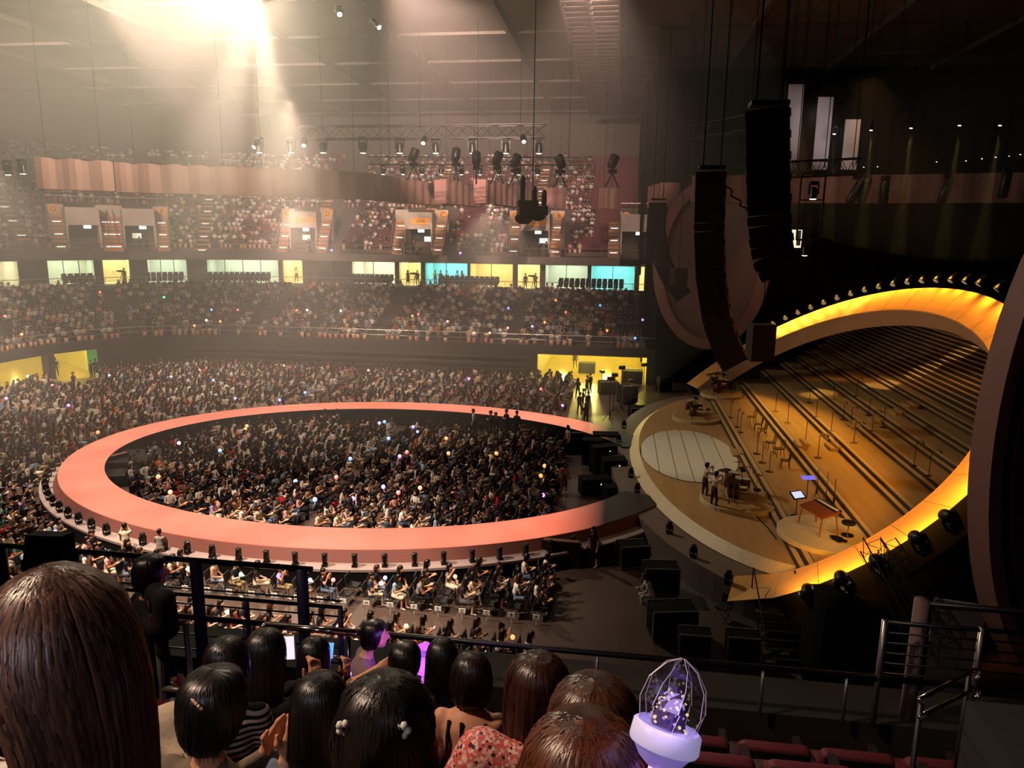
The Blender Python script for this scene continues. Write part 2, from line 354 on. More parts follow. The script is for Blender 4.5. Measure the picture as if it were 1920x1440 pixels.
# ---- dark drapes that close the hall beside and behind the stage
DRM = mat('black_drape', '#191411', .95, var=.3, vs=.8, stretch=(1, 1, .05), spec=.05)
def drape(name, a, c_, z0, z1, label, n=90, amp=.18):
    b = MB(); a = np.array(a, float); c_ = np.array(c_, float); d = nrm(np.append(c_-a, 0))[:2]; nn = np.array([-d[1], d[0]])
    rows = []
    for z in (z0, z1): rows.append([(*(a+(c_-a)*t+nn*amp*math.sin(t*n*1.9+math.sin(t*31))), z) for t in np.linspace(0, 1, n*3)])
    b.loft(rows, 0, False, False); return struct(b.build(name, DRM, None, True), label)
drape('wall_drape_far', (2.6, 80), (44, 80), 0, 30, 'dark drape closing the hall behind the stage shell')
drape('wall_drape_back', (41, -10), (41, 82), 0, 30, 'dark drape behind the stage')
drape('wall_drape_tier', (2.2, 84), (2.2, 106), 9, 30, 'dark drape at the end of the upper stand', 40)
b = MB(); b.box((-97, 40, 15), (.4, 150, 32)); struct(b.build('wall_left', DARKW))
b = MB(); b.box((-20, -14, 15), (160, .4, 32)); struct(b.build('wall_behind', DARKW))
# lit doorway far behind the arrays
q = at_y(1486, 448, 79.3); dw = struct(empty('door_20', q), 'small bright doorway in the dark drape beside the speaker arrays')
b = MB(); b.box((0, 0, 0), (1.7, .2, 1.8)); b.build('lit_room', mat('far_door_glow', (1, 1, 1), emit=(1, .95, .62), es=1.0), dw)
b = MB(); b.box((0, -.12, -.92), (1.9, .1, .12)); b.build('sill', BLKM, dw); b = MB(); b.box((.55, -.14, .1), (.4, .08, 1.5)); b.build('door_leaf', mat('far_door_leaf', '#8ea0d8', .5), dw)
# ================================================================== upper stand portals and aisle stairs
ORG = mat('orange_step_paint', '#d98a3a', .6); STEPL = mat('step_light', (1, 1, 1), emit=(.85, 1, .98), es=1.6); SIGNO = mat('orange_sign', '#e39a2c', .5, emit='#e08a1c', es=.18)
INK = mat('sign_ink', '#5a2c08', .6); EXITM = mat('exit_sign', (1, 1, 1), emit=(.8, 1, .9), es=1.6); DOORL = mat('portal_door_light', (1, 1, 1), emit=(.92, 1, .98), es=1.3)
RX90 = rotx(PI/2)
def portal(px, letters, sign, lit, label, w=6.4, n=0):
    s = s_at_px(px, 18, 13); p, nn = bowl(s, 17.9); ang = math.atan2(nn[1], nn[0])-PI/2
    root = struct(empty('door_%d' % (30+n), (p[0], p[1], UZ), ang), label); R = rotz(ang)
    h = w/2
    b = MB(); b.box((-(h+1.6)/2, 2.2, 2.6), (h-1.6, .8, 5.2)); b.box(((h+1.6)/2, 2.2, 2.6), (h-1.6, .8, 5.2)); b.build('wing_wall', CONC, root)
    b = MB(); b.box((0, 1.4, 3.9), (3.3, 2.4, 1.9)); b.build('header', CONC, root)
    for sx in (-1, 1):
        b = MB(); b.box((sx*1.6, 1.4, 1.5), (.2, 2.6, 3.0)); b.build('side_wall', CONC, root)
    b = MB(); b.box((0, 2.55, 1.5), (3.0, .1, 3.0)); b.build('passage', DARKW, root)
    if lit is not None:
        b = MB(); b.box((lit, 2.45, 1.05), (.95, .08, 2.1)); b.build('lit_doorway', DOORL if lit > 0 else mat('portal_door_warm', (1, 1, 1), emit=(1, .97, .62), es=.9), root)
    b = MB(); b.box((.35, .15, 2.75), (.75, .1, .34)); b.build('exit_sign', EXITM, root)
    if sign:
        b = MB(); b.box((.25, .16, 3.85), (2.1, .06, .75)); pl = b.build('sign_plate', SIGNO, root)
        o = text(sign, .55, 'sign_text', INK, Vector((p[0], p[1], UZ))+Vector(R@np.array([.25, .1, 3.85])), R@RX90); o.parent = pl; o.matrix_parent_inverse = root_inv(root)
    for sx, L in ((-1, letters[0]), (1, letters[1])):
        if not L: continue
        b = MB(); b.lathe([(.48, 0), (.48, .05)], (sx*(h-.65), 1.78, 4.65), (0, -1, 0), 14); pl = b.build('letter_plate', SIGNO, root)
        o = text(L, .8, 'letter', INK, Vector((p[0], p[1], UZ))+Vector(R@np.array([sx*(h-.65), 1.70, 4.62])), R@RX90); o.parent = pl; o.matrix_parent_inverse = root_inv(root)
    for sx in (-1, 1):
        for i in range(9):
            b = MB(); b.box((sx*(1.75+.65), -.3+i*.26, .22+i*.45), (1.3, .28, .42)); st = b.build('step', mat('grey_step', '#8d857a', .7), root)
            c = MB(); c.box((sx*(1.75+.65), -.46+i*.26, .3+i*.45), (1.25, .03, .2)); c.build('step_edge', ORG, st)
            if i % 3 == 1: c = MB(); c.box((sx*(1.75+.65), -.48+i*.26, .16+i*.45), (.8, .03, .09)); c.build('step_light', STEPL, st)
    for sx in (-1, 1):
        b = MB(); b.path([(sx*1.75, -.5, 1.0), (sx*1.75, 2, 5.1)], .05, 5); b.path([(sx*h, -.5, 1.0), (sx*h, 2, 5.1)], .05, 5); b.build('hand_rail', SRAIL, root)
    b = MB(); b.path([(-h, 2, 6.1), (h, 2, 6.1)], .05, 5)
    for t in np.linspace(-h, h, 7): b.path([(t, 2, 5.2), (t, 2, 6.1)], .035, 5)
    b.build('top_rail', SRAIL, root)
    return root
def root_inv(root):
    M4 = Matrix.Translation(root.location) @ root.rotation_euler.to_matrix().to_4x4(); return M4.inverted()
portal(568, ('E', 'D'), '103', -.5, 'concrete stair portal lettered E and D in the upper stand', n=0)
portal(784, ('', 'C'), '103A', .6, 'concrete stair portal lettered C in the upper stand', n=1)
portal(1003, ('C', 'B'), '102', .75, 'concrete stair portal lettered B beside the hanging truss motor', n=2)
portal(262, ('', 'F'), '', -.3, 'dim concrete stair portal lettered F in the upper stand', n=3)
portal(158, ('G', ''), '', None, 'dim concrete stair portal lettered G at the bowl corner', n=4)
portal(1192, ('B', ''), '', None, 'dark concrete stair portal lettered B at the end of the upper stand', 3.6, n=5)
def aisle(px, i0, i1, label, w=1.3):
    s = s_at_px(px, 24, 14); p0_, nn = bowl(s, 18); ang = math.atan2(nn[1], nn[0])-PI/2
    root = empty('aisle_stair', (p0_[0], p0_[1], UZ), ang, label, 'stair')
    b = MB(); b.box((0, 0, 0), (w, .5, .2)); sm = b.mesh('step', mat('aisle_step_grey', '#8a8074', .7)); c = MB(); c.box((0, 0, 0), (w, .04, .16)); em = c.mesh('step_edge', ORG)
    d = MB(); d.box((0, 0, 0), (w*.6, .04, .07)); lm = d.mesh('step_light', STEPL)
    for i in range(i0, i1):
        y = i*.86; z = .5+i*.51
        st = link('step', sm, root, (0, y-.2, z-.16)); link('step_edge', em, st, (0, -.26, .02))
        if i % 3 == 0: link('step_light', lm, st, (0, -.27, -.1))
    for sx in (-w/2-.05, w/2+.05):
        b = MB(); b.path([(sx, i0*.86, i0*.51+1.1), (sx, i1*.86, i1*.51+1.1)], .04, 5); b.build('hand_rail', SRAIL, root)
for px, i0, i1, lb in [(388, 0, 14, 'orange edged aisle stair climbing the upper stand right of letter F'), (600, 9, 20, 'orange edged aisle stair above the portal lettered D'),
                       (802, 9, 24, 'orange edged aisle stair above the portal lettered C'), (1004, 9, 24, 'orange edged aisle stair above the truss motor'), (18, 2, 12, 'dim aisle stair at the left edge of the upper stand')]:
    aisle(px, i0, i1, lb)

# ================================================================== the oval runway with its glowing floor screen
RCX, RCY, RA, RB, RW, RZ = -13.14, 38.93, 16.88, 12.80, 2.12, 1.2
def ell(a, b, t): return np.array([RCX+a*math.cos(t), RCY+b*math.sin(t)])
T0, T1 = math.radians(21), math.radians(339)
LED = mat('led_floor', (.02, .02, .02), .35); nt = LED.node_tree; bs = nt.nodes['Principled BSDF']
geo = nt.nodes.new('ShaderNodeNewGeometry'); sep = nt.nodes.new('ShaderNodeSeparateXYZ'); nt.links.new(geo.outputs['Position'], sep.inputs[0])
mr = nt.nodes.new('ShaderNodeMapRange'); mr.inputs[1].default_value = -.2; mr.inputs[2].default_value = -2.4; nt.links.new(sep.outputs['X'], mr.inputs[0])
ns = nt.nodes.new('ShaderNodeTexNoise'); ns.inputs['Scale'].default_value = .28; nt.links.new(geo.outputs['Position'], ns.inputs['Vector'])
cr = nt.nodes.new('ShaderNodeValToRGB'); cr.color_ramp.elements[0].position = .35; cr.color_ramp.elements[0].color = (.95, .185, .10, 1); cr.color_ramp.elements[1].position = .72; cr.color_ramp.elements[1].color = (1, .30, .175, 1)
nt.links.new(ns.outputs[0], cr.inputs[0]); nt.links.new(cr.outputs[0], bs.inputs['Emission Color'])
mm = nt.nodes.new('ShaderNodeMath'); mm.operation = 'MULTIPLY'; mm.inputs[1].default_value = 1.0; nt.links.new(mr.outputs[0], mm.inputs[0]); nt.links.new(mm.outputs[0], bs.inputs['Emission Strength'])
bs.inputs['Base Color'].default_value = (.045, .04, .037, 1)
rw = empty('runway', (RCX, RCY, 0), 0, 'oval raised runway with glowing salmon pink floor screen', 'runway')
NTS = 40
FASC = mat('runway_fascia', '#6a3f36', .6); LEDGE = mat('runway_ledge', '#8f7f7a', .6)
ts = np.linspace(T0, T1, NTS+1); L0 = np.array([RCX, RCY])
def rp(a, b, t, z): q = ell(a, b, t)-L0; return (q[0], q[1], z)
for k in range(NTS):
    sub = np.linspace(ts[k], ts[k+1], 5)
    b = MB(); b.loft([[rp(RA-RW, RB-RW, t, RZ) for t in sub], [rp(RA, RB, t, RZ) for t in sub]], 0, False, False)
    b.loft([[rp(RA, RB, t, RZ) for t in sub], [rp(RA, RB, t, RZ-.06) for t in sub]], 0, False, False); b.build('screen_panel', LED, rw)
full = np.linspace(T0, T1, 121)
b = MB(); b.loft([[rp(RA-RW+.03, RB-RW+.03, t, RZ-.02) for t in full], [rp(RA-RW+.03, RB-RW+.03, t, 0) for t in full]], 0, False, False); b.build('inner_skirt', BLACK, rw)
b = MB(); b.loft([[rp(RA+.02, RB+.02, t, RZ-.03) for t in full], [rp(RA+.25, RB+.25, t, .72) for t in full]], 0, False, False); b.build('outer_fascia', FASC, rw)
b = MB(); b.loft([[rp(RA+.25, RB+.25, t, .72) for t in full], [rp(RA+.85, RB+.85, t, .72) for t in full], [rp(RA+.85, RB+.85, t, .62) for t in full]], 0, False, False); b.build('light_ledge', LEDGE, rw)
b = MB(); b.loft([[rp(RA+.83, RB+.83, t, .63) for t in full], [rp(RA+.85, RB+.85, t, 0) for t in full]], 0, False, False); b.build('outer_skirt', BLACK, rw)
b = MB(); b.loft([[rp(RA-RW, RB-RW, t, RZ-.05) for t in full], [rp(RA+.02, RB+.02, t, RZ-.05) for t in full]], 0, False, False); b.build('deck', BLKM, rw)
# steps on the runway's inner side
def step_block(p, ang, n, w, label, m, rise=.28, tread=.32):
    r = empty('runway_steps', (p[0], p[1], 0), ang, label, 'steps')
    for i in range(n):
        b = MB(); b.box((0, -i*tread, (n-i)*rise/2), (w, tread, (n-i)*rise)); st = b.build('step', BLKM, r)
        b = MB(); b.box((0, -i*tread, (n-i)*rise+.01), (w*.92, tread*.7, .02)); b.build('tread', m, st)
    return r
TRD = mat('step_tread', '#8a5a4c', .6)
step_block(at_z(218, 870, .6), math.radians(245), 4, 1.4, 'dark steps up to the runway at its far rounded end', TRD)
step_block(at_z(985, 800, .6), math.radians(12), 4, 1.2, 'pink lit steps behind the crew on the far runway', TRD)
step_block(at_z(1095, 835, .3), math.radians(10), 4, 2.6, 'dark wide steps at the runway end beside the stage', BLKM)
step_block(at_z(1052, 1040, .5), math.radians(178), 4, 1.6, 'brown steps down from the near runway end', mat('brown_tread', '#6d4436', .6))
b = MB(); q = at_z(262, 852, .95); b.box((q[0], q[1], .45), (3.4, 2.6, .9), rotz(.3)); b.box((q[0]+.6, q[1]-1.9, .3), (2.4, 1.6, .6), rotz(.3)); tag(b.build('camera_platform', mat('black_deck', '#17130f', .5)), 'low black platform inside the rounded runway end', 'platform')

# ================================================================== stage
STZ = 1.5
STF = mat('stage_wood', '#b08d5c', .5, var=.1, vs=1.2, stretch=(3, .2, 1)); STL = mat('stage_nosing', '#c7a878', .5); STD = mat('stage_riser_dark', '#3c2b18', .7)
STP = mat('stage_pale', '#cdbb98', .5, var=.06)
stg = empty('stage', (8, 41.8, 0), 0, 'round fronted amber stage with wooden tiers under the shell', 'stage')
SC = np.array([8, 41.8, 0])
def sline(ax, ay, z, x1=0.0, n=49, pw=2.0):
    t = np.linspace(PI/2, 3*PI/2, n); return [(ax*math.cos(a), ay*math.sin(a), z) for a in t]
def front(ax, ay, z, xe): l = sline(ax, ay, z); return [(xe, ay, z)]+l+[(xe, -ay, z)]
b = MB(); f = front(6.5, 15, STZ, -.9); b.add(f, [tuple(range(len(f)))]); b.build('deck', STF, stg)
b = MB(); b.loft([front(6.5, 15, STZ, -.9), front(7.0, 15.5, STZ-.35, -.9)], 0, False, False); b.build('sloped_rim', STP, stg)
b = MB(); b.loft([front(7.0, 15.5, STZ-.35, -.9), front(7.0, 15.5, 0, -.9)], 0, False, False); b.build('front_skirt', BLACK, stg)
apron = MB(); o_ = sline(8.1, 17.4, 1.12); i_ = sline(6.9, 15.4, 1.12); apron.loft([i_, o_], 0, False, False); apron.loft([o_, [(x, y, 0) for x, y, z in o_]], 0, False, False); apron.build('apron', mat('apron_grey', '#6d6058', .45, var=.1), stg)
# pale revolving disc in the stage floor with its seams
dc = np.array([4.2, 41.1]); DW = mat('disc_white', '#d9d3c0', .4, var=.05)
xs_ = [-2.6, -1.75, -.9, -.1, .75, 1.7, 2.6]
for x0, x1 in zip(xs_[:-1], xs_[1:]):
    l = np.linspace(x0+.025, x1-.025, 9); top = [(dc[0]+x-8, dc[1]+5*math.sqrt(max(0, 1-(x/2.62)**2))-41.8, STZ+.03) for x in l]; bot = [(dc[0]+x-8, dc[1]-5*math.sqrt(max(0, 1-(x/2.62)**2))-41.8, STZ+.03) for x in l]
    b = MB(); b.loft([bot, top], 0, False, False); b.loft([bot, [(x, y, STZ) for x, y, z in bot]], 0, False, False); b.build('disc_plank', DW, stg)
b = MB(); t_ = np.linspace(0, 2*PI, 40, endpoint=False); b.loft([[(dc[0]-8+2.66*math.cos(a), dc[1]-41.8+5.08*math.sin(a), STZ+.012) for a in t_], [(dc[0]-8+2.5*math.cos(a), dc[1]-41.8+4.9*math.sin(a), STZ+.012) for a in t_]], 0, True, False); b.build('disc_gap', STD, stg)
# tiers
TIERS = [(6.9, 1.5), (9.7, 1.8), (12.1, 2.1), (14.1, 2.4), (15.6, 2.7), (17.1, 3.0), (18.6, 3.3)]
def tier_z(x):
    z = 1.5
    for k, (xx, zz) in enumerate(TIERS):
        if x > xx+.3: z = zz+.3
    return z
FINE = 19
def tier_y(x):   # near and far ends of a tier at depth x
    return (25.3 if x < 12 else 27.0), min(76, 58+(x-7)*1.25)
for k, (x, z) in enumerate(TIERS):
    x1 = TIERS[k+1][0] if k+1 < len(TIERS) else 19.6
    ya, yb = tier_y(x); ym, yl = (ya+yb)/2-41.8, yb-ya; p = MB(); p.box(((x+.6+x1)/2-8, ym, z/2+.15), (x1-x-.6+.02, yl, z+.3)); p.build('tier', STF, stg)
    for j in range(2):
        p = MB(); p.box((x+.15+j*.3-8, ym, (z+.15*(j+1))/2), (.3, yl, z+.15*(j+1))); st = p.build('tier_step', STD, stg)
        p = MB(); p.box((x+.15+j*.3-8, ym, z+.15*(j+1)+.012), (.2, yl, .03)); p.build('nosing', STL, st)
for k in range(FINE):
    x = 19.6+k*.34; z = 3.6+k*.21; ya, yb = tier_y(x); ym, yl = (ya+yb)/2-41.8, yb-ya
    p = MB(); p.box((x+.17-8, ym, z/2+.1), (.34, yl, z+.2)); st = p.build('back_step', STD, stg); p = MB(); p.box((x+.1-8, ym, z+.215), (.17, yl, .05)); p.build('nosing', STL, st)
# small step boxes between the tiers
for px, py, z in [(1500, 845, 1.8), (1380, 850, 1.55), (1555, 822, 2.1), (1600, 800, 2.4), (1640, 790, 2.7), (1680, 775, 3.0), (1705, 762, 3.3), (1560, 840, 2.1)]:
    q = at_z(px, py, z); b = MB(); b.box((0, 0, .075), (.5, 1.3, .15)); b.box((.2, 0, .2), (.25, 1.3, .12)); o = b.build('step_box', STF, stg); o.location = (q[0]-8, q[1]-41.8, tier_z(q[0]))
# ---- the reclined oval shell arch around the tiers
O3 = np.array([8.7, 42.2, 3.5]); E1 = np.array([0, 1., 0]); E2 = np.array([.8, 0, .6]); EN = np.array([-.6, 0, .8])
def sh(a, b_, t, h=0): return O3+E1*a*math.cos(t)+E2*b_*math.sin(t)+EN*h
arch = empty('stage_shell_arch', tuple(O3), 0, 'huge reclined oval arch glowing gold around the stage tiers', 'arch')
GOLDM = mat('arch_gold_panel', '#d8a35c', .45, var=.06, vs=3); BEI = mat('arch_beige_soffit', '#c9a98a', .6)
ta, tb = -.30, PI+.32; NSEG = 28; tt = np.linspace(ta, tb, NSEG+1)
for k in range(NSEG):
    sub = np.linspace(tt[k]+.0008, tt[k+1]-.0008, 4)
    b = MB(); b.loft([[sh(17, 10, t)-O3 for t in sub], [sh(19.0, 11.7, t, .35)-O3 for t in sub]], 0, False, False); b.build('band_panel', GOLDM, arch)
fullt = np.linspace(ta, tb, 120)
b = MB(); b.loft([[sh(17, 10, t)-O3 for t in fullt], [sh(17, 10, t, -1.15)-O3 for t in fullt]], 0, False, False); b.build('soffit', BEI, arch)
b = MB(); b.loft([[sh(19.0, 11.7, t, .35)-O3 for t in fullt], [sh(19.05, 11.75, t, -.6)-O3 for t in fullt], [sh(17, 10, t, -1.15)-O3 for t in fullt]], 0, False, False); b.build('back_shell', BLACK, arch)
b = MB(); b.loft([[sh(17.02, 10.02, t, .012)-O3 for t in fullt], [sh(16.98, 9.98, t, -.05)-O3 for t in fullt]], 0, False, False); b.build('edge_trim', mat('arch_edge', '#e8b560', .4), arch)
# cloth skirt below the near side of the arch
sk = np.linspace(-.3, .95, 60); b = MB(); b.loft([[sh(19.0, 11.7, PI-t, -.4)-O3 for t in sk], [np.array([*(sh(19.4, 11.7, PI-t)[:2]), 0])-O3 for t in sk]], 0, False, False); b.build('cloth_skirt', BLACK, arch)
# orange front foot of the arch along the apron
b = MB(); fp = [sh(17, 10, tb)-O3, sh(19, 11.7, tb, .35)-O3]; q0 = np.array([4.6, 26.2, 1.3])-O3; q1 = np.array([4.2, 25.0, .9])-O3; b.add([fp[0], fp[1], q1, q0], [(0, 1, 2, 3)]); b.build('foot_panel', GOLDM, arch)

# ---- moving head lamp template
LENS = mat('lamp_lens_glow', (1, 1, 1), emit=(1, .93, .78), es=6); LENSD = mat('lamp_lens_dark', '#2a2724', .1, .2); LAMPB = mat('lamp_body', '#0d0c0c', .4, .2)
def mk_head(name, lens, sc):
    root = empty(name); o1 = MB().box((0, 0, .08*sc), (.4*sc, .4*sc, .16*sc)).build('lamp_base', LAMPB, root)
    y = MB()
    for sx in (-1, 1): y.box((sx*.24*sc, 0, .42*sc), (.06*sc, .16*sc, .56*sc))
    y.box((0, 0, .17*sc), (.5*sc, .16*sc, .05*sc)); o2 = y.build('yoke', LAMPB, root)
    h = MB(); h.lathe([(.12*sc, -.3*sc), (.2*sc, -.18*sc), (.2*sc, .25*sc), (.215*sc, .3*sc), (.2*sc, .33*sc)], (0, 0, 0), (0, 0, 1), 12)
    o3 = h.build('lamp_head', LAMPB, root, True); l = MB(); l.lathe([(.17*sc, .325*sc), (.175*sc, .345*sc), (.12*sc, .36*sc)], (0, 0, 0), (0, 0, 1), 12); o4 = l.build('lens', lens, o3)
    o3.location = (0, 0, .6*sc); kid(root, o1, o2, o3); kid(o3, o4); return root, o3
# ================================================================== lamps round the arch
ORD = ['first', 'second', 'third', 'fourth', 'fifth', 'sixth', 'seventh', 'eighth', 'ninth', 'tenth', 'eleventh', 'twelfth', 'thirteenth', 'fourteenth', 'fifteenth', 'sixteenth', 'seventeenth', 'eighteenth', 'nineteenth', 'twentieth',
       'twenty-first', 'twenty-second', 'twenty-third', 'twenty-fourth', 'twenty-fifth', 'twenty-sixth', 'twenty-seventh', 'twenty-eighth', 'twenty-ninth', 'thirtieth', 'thirty-first', 'thirty-second', 'thirty-third', 'thirty-fourth', 'thirty-fifth', 'thirty-sixth', 'thirty-seventh', 'thirty-eighth', 'thirty-ninth', 'fortieth']
ARL, arh = mk_head('moving_head_lamp', mat('arch_lens', (1, 1, 1), emit=(1, .82, .35), es=.12), .95)
PT = np.linspace(.2, 3.5, 661); PP = np.array([proj(sh(19.9, 12.5, t, .3))[:2] for t in PT])
def arch_t(px, py): return PT[np.argmin((PP[:, 0]-px)**2+(PP[:, 1]-py)**2)]
used = [0]
def place(tmpl, first):
    if first: return tmpl
    return copy_tree(tmpl)
def put(o, loc, R):
    M4 = Matrix.Identity(4)
    for i in range(3):
        for j in range(3): M4[i][j] = R[i][j]
        M4[i][3] = loc[i]
    o.matrix_world = M4
up_px = [(1457, 612), (1486, 588), (1514, 577), (1542, 565), (1570, 553), (1598, 545), (1625, 538), (1652, 530), (1678, 524), (1702, 521), (1728, 520), (1750, 520), (1777, 524), (1800, 530), (1822, 538), (1843, 548)]
lo_px = [(1808, 888), (1757, 935), (1703, 975), (1628, 1015), (1567, 1050), (1507, 1075)]
ta_, tb_ = arch_t(1457, 615), arch_t(1848, 570)
dt_ = (tb_-ta_)/15; t_low = arch_t(*lo_px[0]); arch_ts = [(t, 'top') for t in np.linspace(ta_, tb_, 16)]+[(t, 'side') for t in np.arange(tb_+dt_*1.4, t_low-dt_*.7, dt_*1.4)]+[(arch_t(*p), 'low') for p in lo_px]
n_up = n_lo = n_sd = 0
for i, (t, w) in enumerate(arch_ts):
    o = place(ARL, i == 0); pos = sh(19.6, 12.2, t, .1)
    rad = nrm(sh(18, 10.8, t)-sh(20, 12.6, t)); z = nrm(EN*.9-rad*.25); x = nrm(np.cross(E1 if abs(rad@E1) < .9 else E2, z)); y = np.cross(z, x)
    x = nrm(np.cross(rad, z)); y = np.cross(z, x)
    put(o, pos, np.stack([x, y, z], 1))
    if w == 'top': tag(o, 'moving head lamp on the arch crown, %s from its far foot' % ORD[n_up], 'lamp', 'lamps round the arch'); n_up += 1
    elif w == 'side': tag(o, 'moving head lamp on the arch side behind the near oval, %s from the crown' % ORD[n_sd], 'lamp', 'lamps round the arch'); n_sd += 1
    else: tag(o, 'black moving head lamp on the near arch rim, %s from its top' % ORD[n_lo], 'lamp', 'lamps round the arch'); n_lo += 1
    Rm = np.stack([x, y, z], 1); hd = pos+z*.57; tgt = sh(17.8, 10.7, t); dl = Rm.T@nrm(tgt-hd-EN*(-.2))
    for ch in (o.children if i else [arh]):
        if ch.name.startswith('lamp_head'): ch.rotation_euler = Vector(dl).to_track_quat('Z', 'Y').to_euler()
    lp = hd+nrm(tgt-hd)*.3+EN*.55
    light('arch_lamp', 'SPOT', lp, 560 if w == 'side' else 430 if w == 'top' else 400, (1, .43, .035), sh(18.4, 11.15, t), .3, 92, .7)
# ================================================================== lamps standing on the runway ledge
RWL, _ = mk_head('runway_lamp', LENSD, .55)
first = True; tl = np.linspace(math.radians(166), math.radians(316), 40)
for i, t in enumerate(tl):
    q = ell(RA+.55, RB+.55, t); o = place(RWL, first); first = False
    o.location = (q[0], q[1], .72); o.rotation_euler = (0, 0, t)
    tag(o, 'small black floor lamp on the runway ledge, %s from its rounded end' % ORD[i], 'lamp', 'lamps on the runway ledge')
n_ap = 0
for px, py in [(1170, 803), (1160, 830), (1183, 895), (1195, 925), (1365, 1095), (1300, 1045), (1255, 1000)]:
    o = copy_tree(RWL); q = at_z(px, py, 1.12); o.location = (q[0], q[1], 1.12); tag(o, 'small black floor lamp on the grey stage apron, %s from the far side' % ORD[n_ap], 'lamp', 'lamps on the apron'); n_ap += 1
# ================================================================== oval side screens
MAUV = mat('oval_mauve', '#a58078', .6); OVF = mat('oval_face', '#8a7470', .55, var=.08, vs=.4)
def oval(loc, nd, aw, ah, label, face_m, tilt=0, dep=1.0, rim=1.0):
    r = empty('oval_screen', loc, 0, label, 'screen'); n = nrm([*nd, 0]); u = np.array([n[1], -n[0], 0]) * -1; zz = np.array([0, 0, 1.]); t = np.linspace(0, 2*PI, 72, endpoint=False)
    def ring(a, b_, h): return [u*a*math.cos(x)+zz*b_*math.sin(x)+n*h for x in t]
    b = MB(); b.loft([ring(aw, ah, dep/2), ring(aw, ah, -dep/2)], 0, True, False); b.build('outer_rim', MAUV, r, True)
    b = MB(); b.loft([ring(aw, ah, dep/2), ring(aw-rim, ah-rim, dep/2), ring(aw-rim-.1, ah-rim-.1, dep/2-.5)], 0, True, False); b.build('front_rim', MAUV, r)
    b = MB(); b.loft([ring(aw, ah, -dep/2), ring(aw-rim*.55, ah-rim*.55, -dep/2)], 0, True, False); b.build('back_rim', mat('oval_back_rim', '#b08a84', .6), r)
    b = MB(); f = ring(aw-rim, ah-rim, dep/2-.45); b.add(f, [tuple(range(72))]); b.build('screen_face', face_m, r)
    b = MB(); f = ring(aw-rim*.55, ah-rim*.55, -dep/2+.15); b.add(f, [tuple(range(72))]); b.build('screen_back', mat('oval_back_cloth', '#15100f', .9), r)
    for s in (-.5, .5):
        b = MB(); b.tube(u*aw*s+zz*ah*.86, u*aw*s+zz*(29.4-loc[2]), .05, n=5); b.build('hanger', BLACK, r)
    return r
oval((7.7, 66, 11.0), (-.30, -.95), 4.9, 7.2, 'tall oval side screen with mauve rim behind the speaker arrays', OVF, rim=.9)
oval((12.95, 19.9, 9.2), (-.45, .89), 5.3, 7.6, 'huge oval side screen seen from behind with pink rim', OVF, dep=.55, rim=.7)
# ================================================================== speaker arrays
CABM = mat('speaker_black', '#0a0a0a', .55, bump=.2, bs=60); GRL = mat('speaker_grille', '#070707', .7)
def array(pts, Y, w, n, label, dep=.75, yawf=0.):
    P = np.array([at_y(x, y, Y) for x, y in pts]); d = np.r_[0, np.cumsum(np.linalg.norm(np.diff(P, axis=0), axis=1))]; L = d[-1]
    ts_ = (np.arange(n)+.5)/n*L; C = np.stack([np.interp(ts_, d, P[:, k]) for k in range(3)], 1)
    r = empty('speaker_array', tuple(C[0]), 0, label, 'speaker'); h = L/n
    for k in range(n):
        tg = nrm(C[min(k+1, n-1)]-C[max(k-1, 0)]); y_ = nrm(np.array([-.25, -1., 0])); x_ = nrm(np.cross(y_, -tg)); y_ = np.cross(-tg, x_)
        R = np.stack([x_, y_, -tg], 1); b = MB(); b.box((0, 0, 0), (w, dep, h*.96)); c_ = b.build('speaker_cabinet', CABM, r); put_local(c_, C[k]-C[0], R)
        if k % 2 == 0:
            b = MB(); b.box((w/2+.02, 0, 0), (.05, .2, h*.7)); b.build('side_bracket', BLKM, c_); b = MB(); b.box((-w/2-.02, 0, 0), (.05, .2, h*.7)); b.build('side_bracket', BLKM, c_)
    b = MB(); b.box((0, 0, h), (w*.9, dep, .15)); b.build('top_frame', BLKM, r)
    for s in (-.3, .3):
        b = MB(); b.tube((s*w, 0, h), (s*w, 0, 29.3-C[0][2]), .03, n=5); b.build('hanger_chain', BLACK, r)
    return r
def put_local(o, loc, R):
    M4 = Matrix.Identity(4)
    for i in range(3):
        for j in range(3): M4[i][j] = R[i][j]
        M4[i][3] = loc[i]
    o.matrix_local = M4
array([(1334, 322), (1330, 430), (1333, 520), (1345, 600), (1366, 660), (1380, 682)], 38, 1.35, 24, 'curved black line array of speakers hanging before the far oval screen')
array([(1440, 205), (1441, 330), (1443, 420), (1450, 480), (1465, 512)], 27, 1.35, 16, 'broad black line array of speakers nearest the centre of the stage')
array([(1234, 380), (1231, 430), (1238, 480), (1255, 520), (1282, 556)], 63, 1.3, 16, 'distant curved black line array beside the lit suite doorway')
def hung_box(px, py, Y, size, label, rz=.2):
    q = at_y(px, py, Y); r = empty('hung_speaker', q, rz, label, 'speaker'); b = MB(); b.box((0, 0, 0), size); b.build('cabinet', CABM, r)
    b = MB(); b.box((0, -size[1]/2-.01, 0), (size[0]*.9, .02, size[2]*.92)); b.build('grille', GRL, r)
    b = MB(); b.tube((0, 0, size[2]/2), (0, 0, 29.3-q[2]), .025, n=5); b.build('hanger_chain', BLACK, r); return r
hung_box(1426, 642, 44, (1.35, 1.0, 2.1), 'single black speaker box hanging over the far arch foot')
hung_box(1272, 518, 60, (1.1, .9, 1.3), 'small black speaker box hanging before the far oval screen', .5)
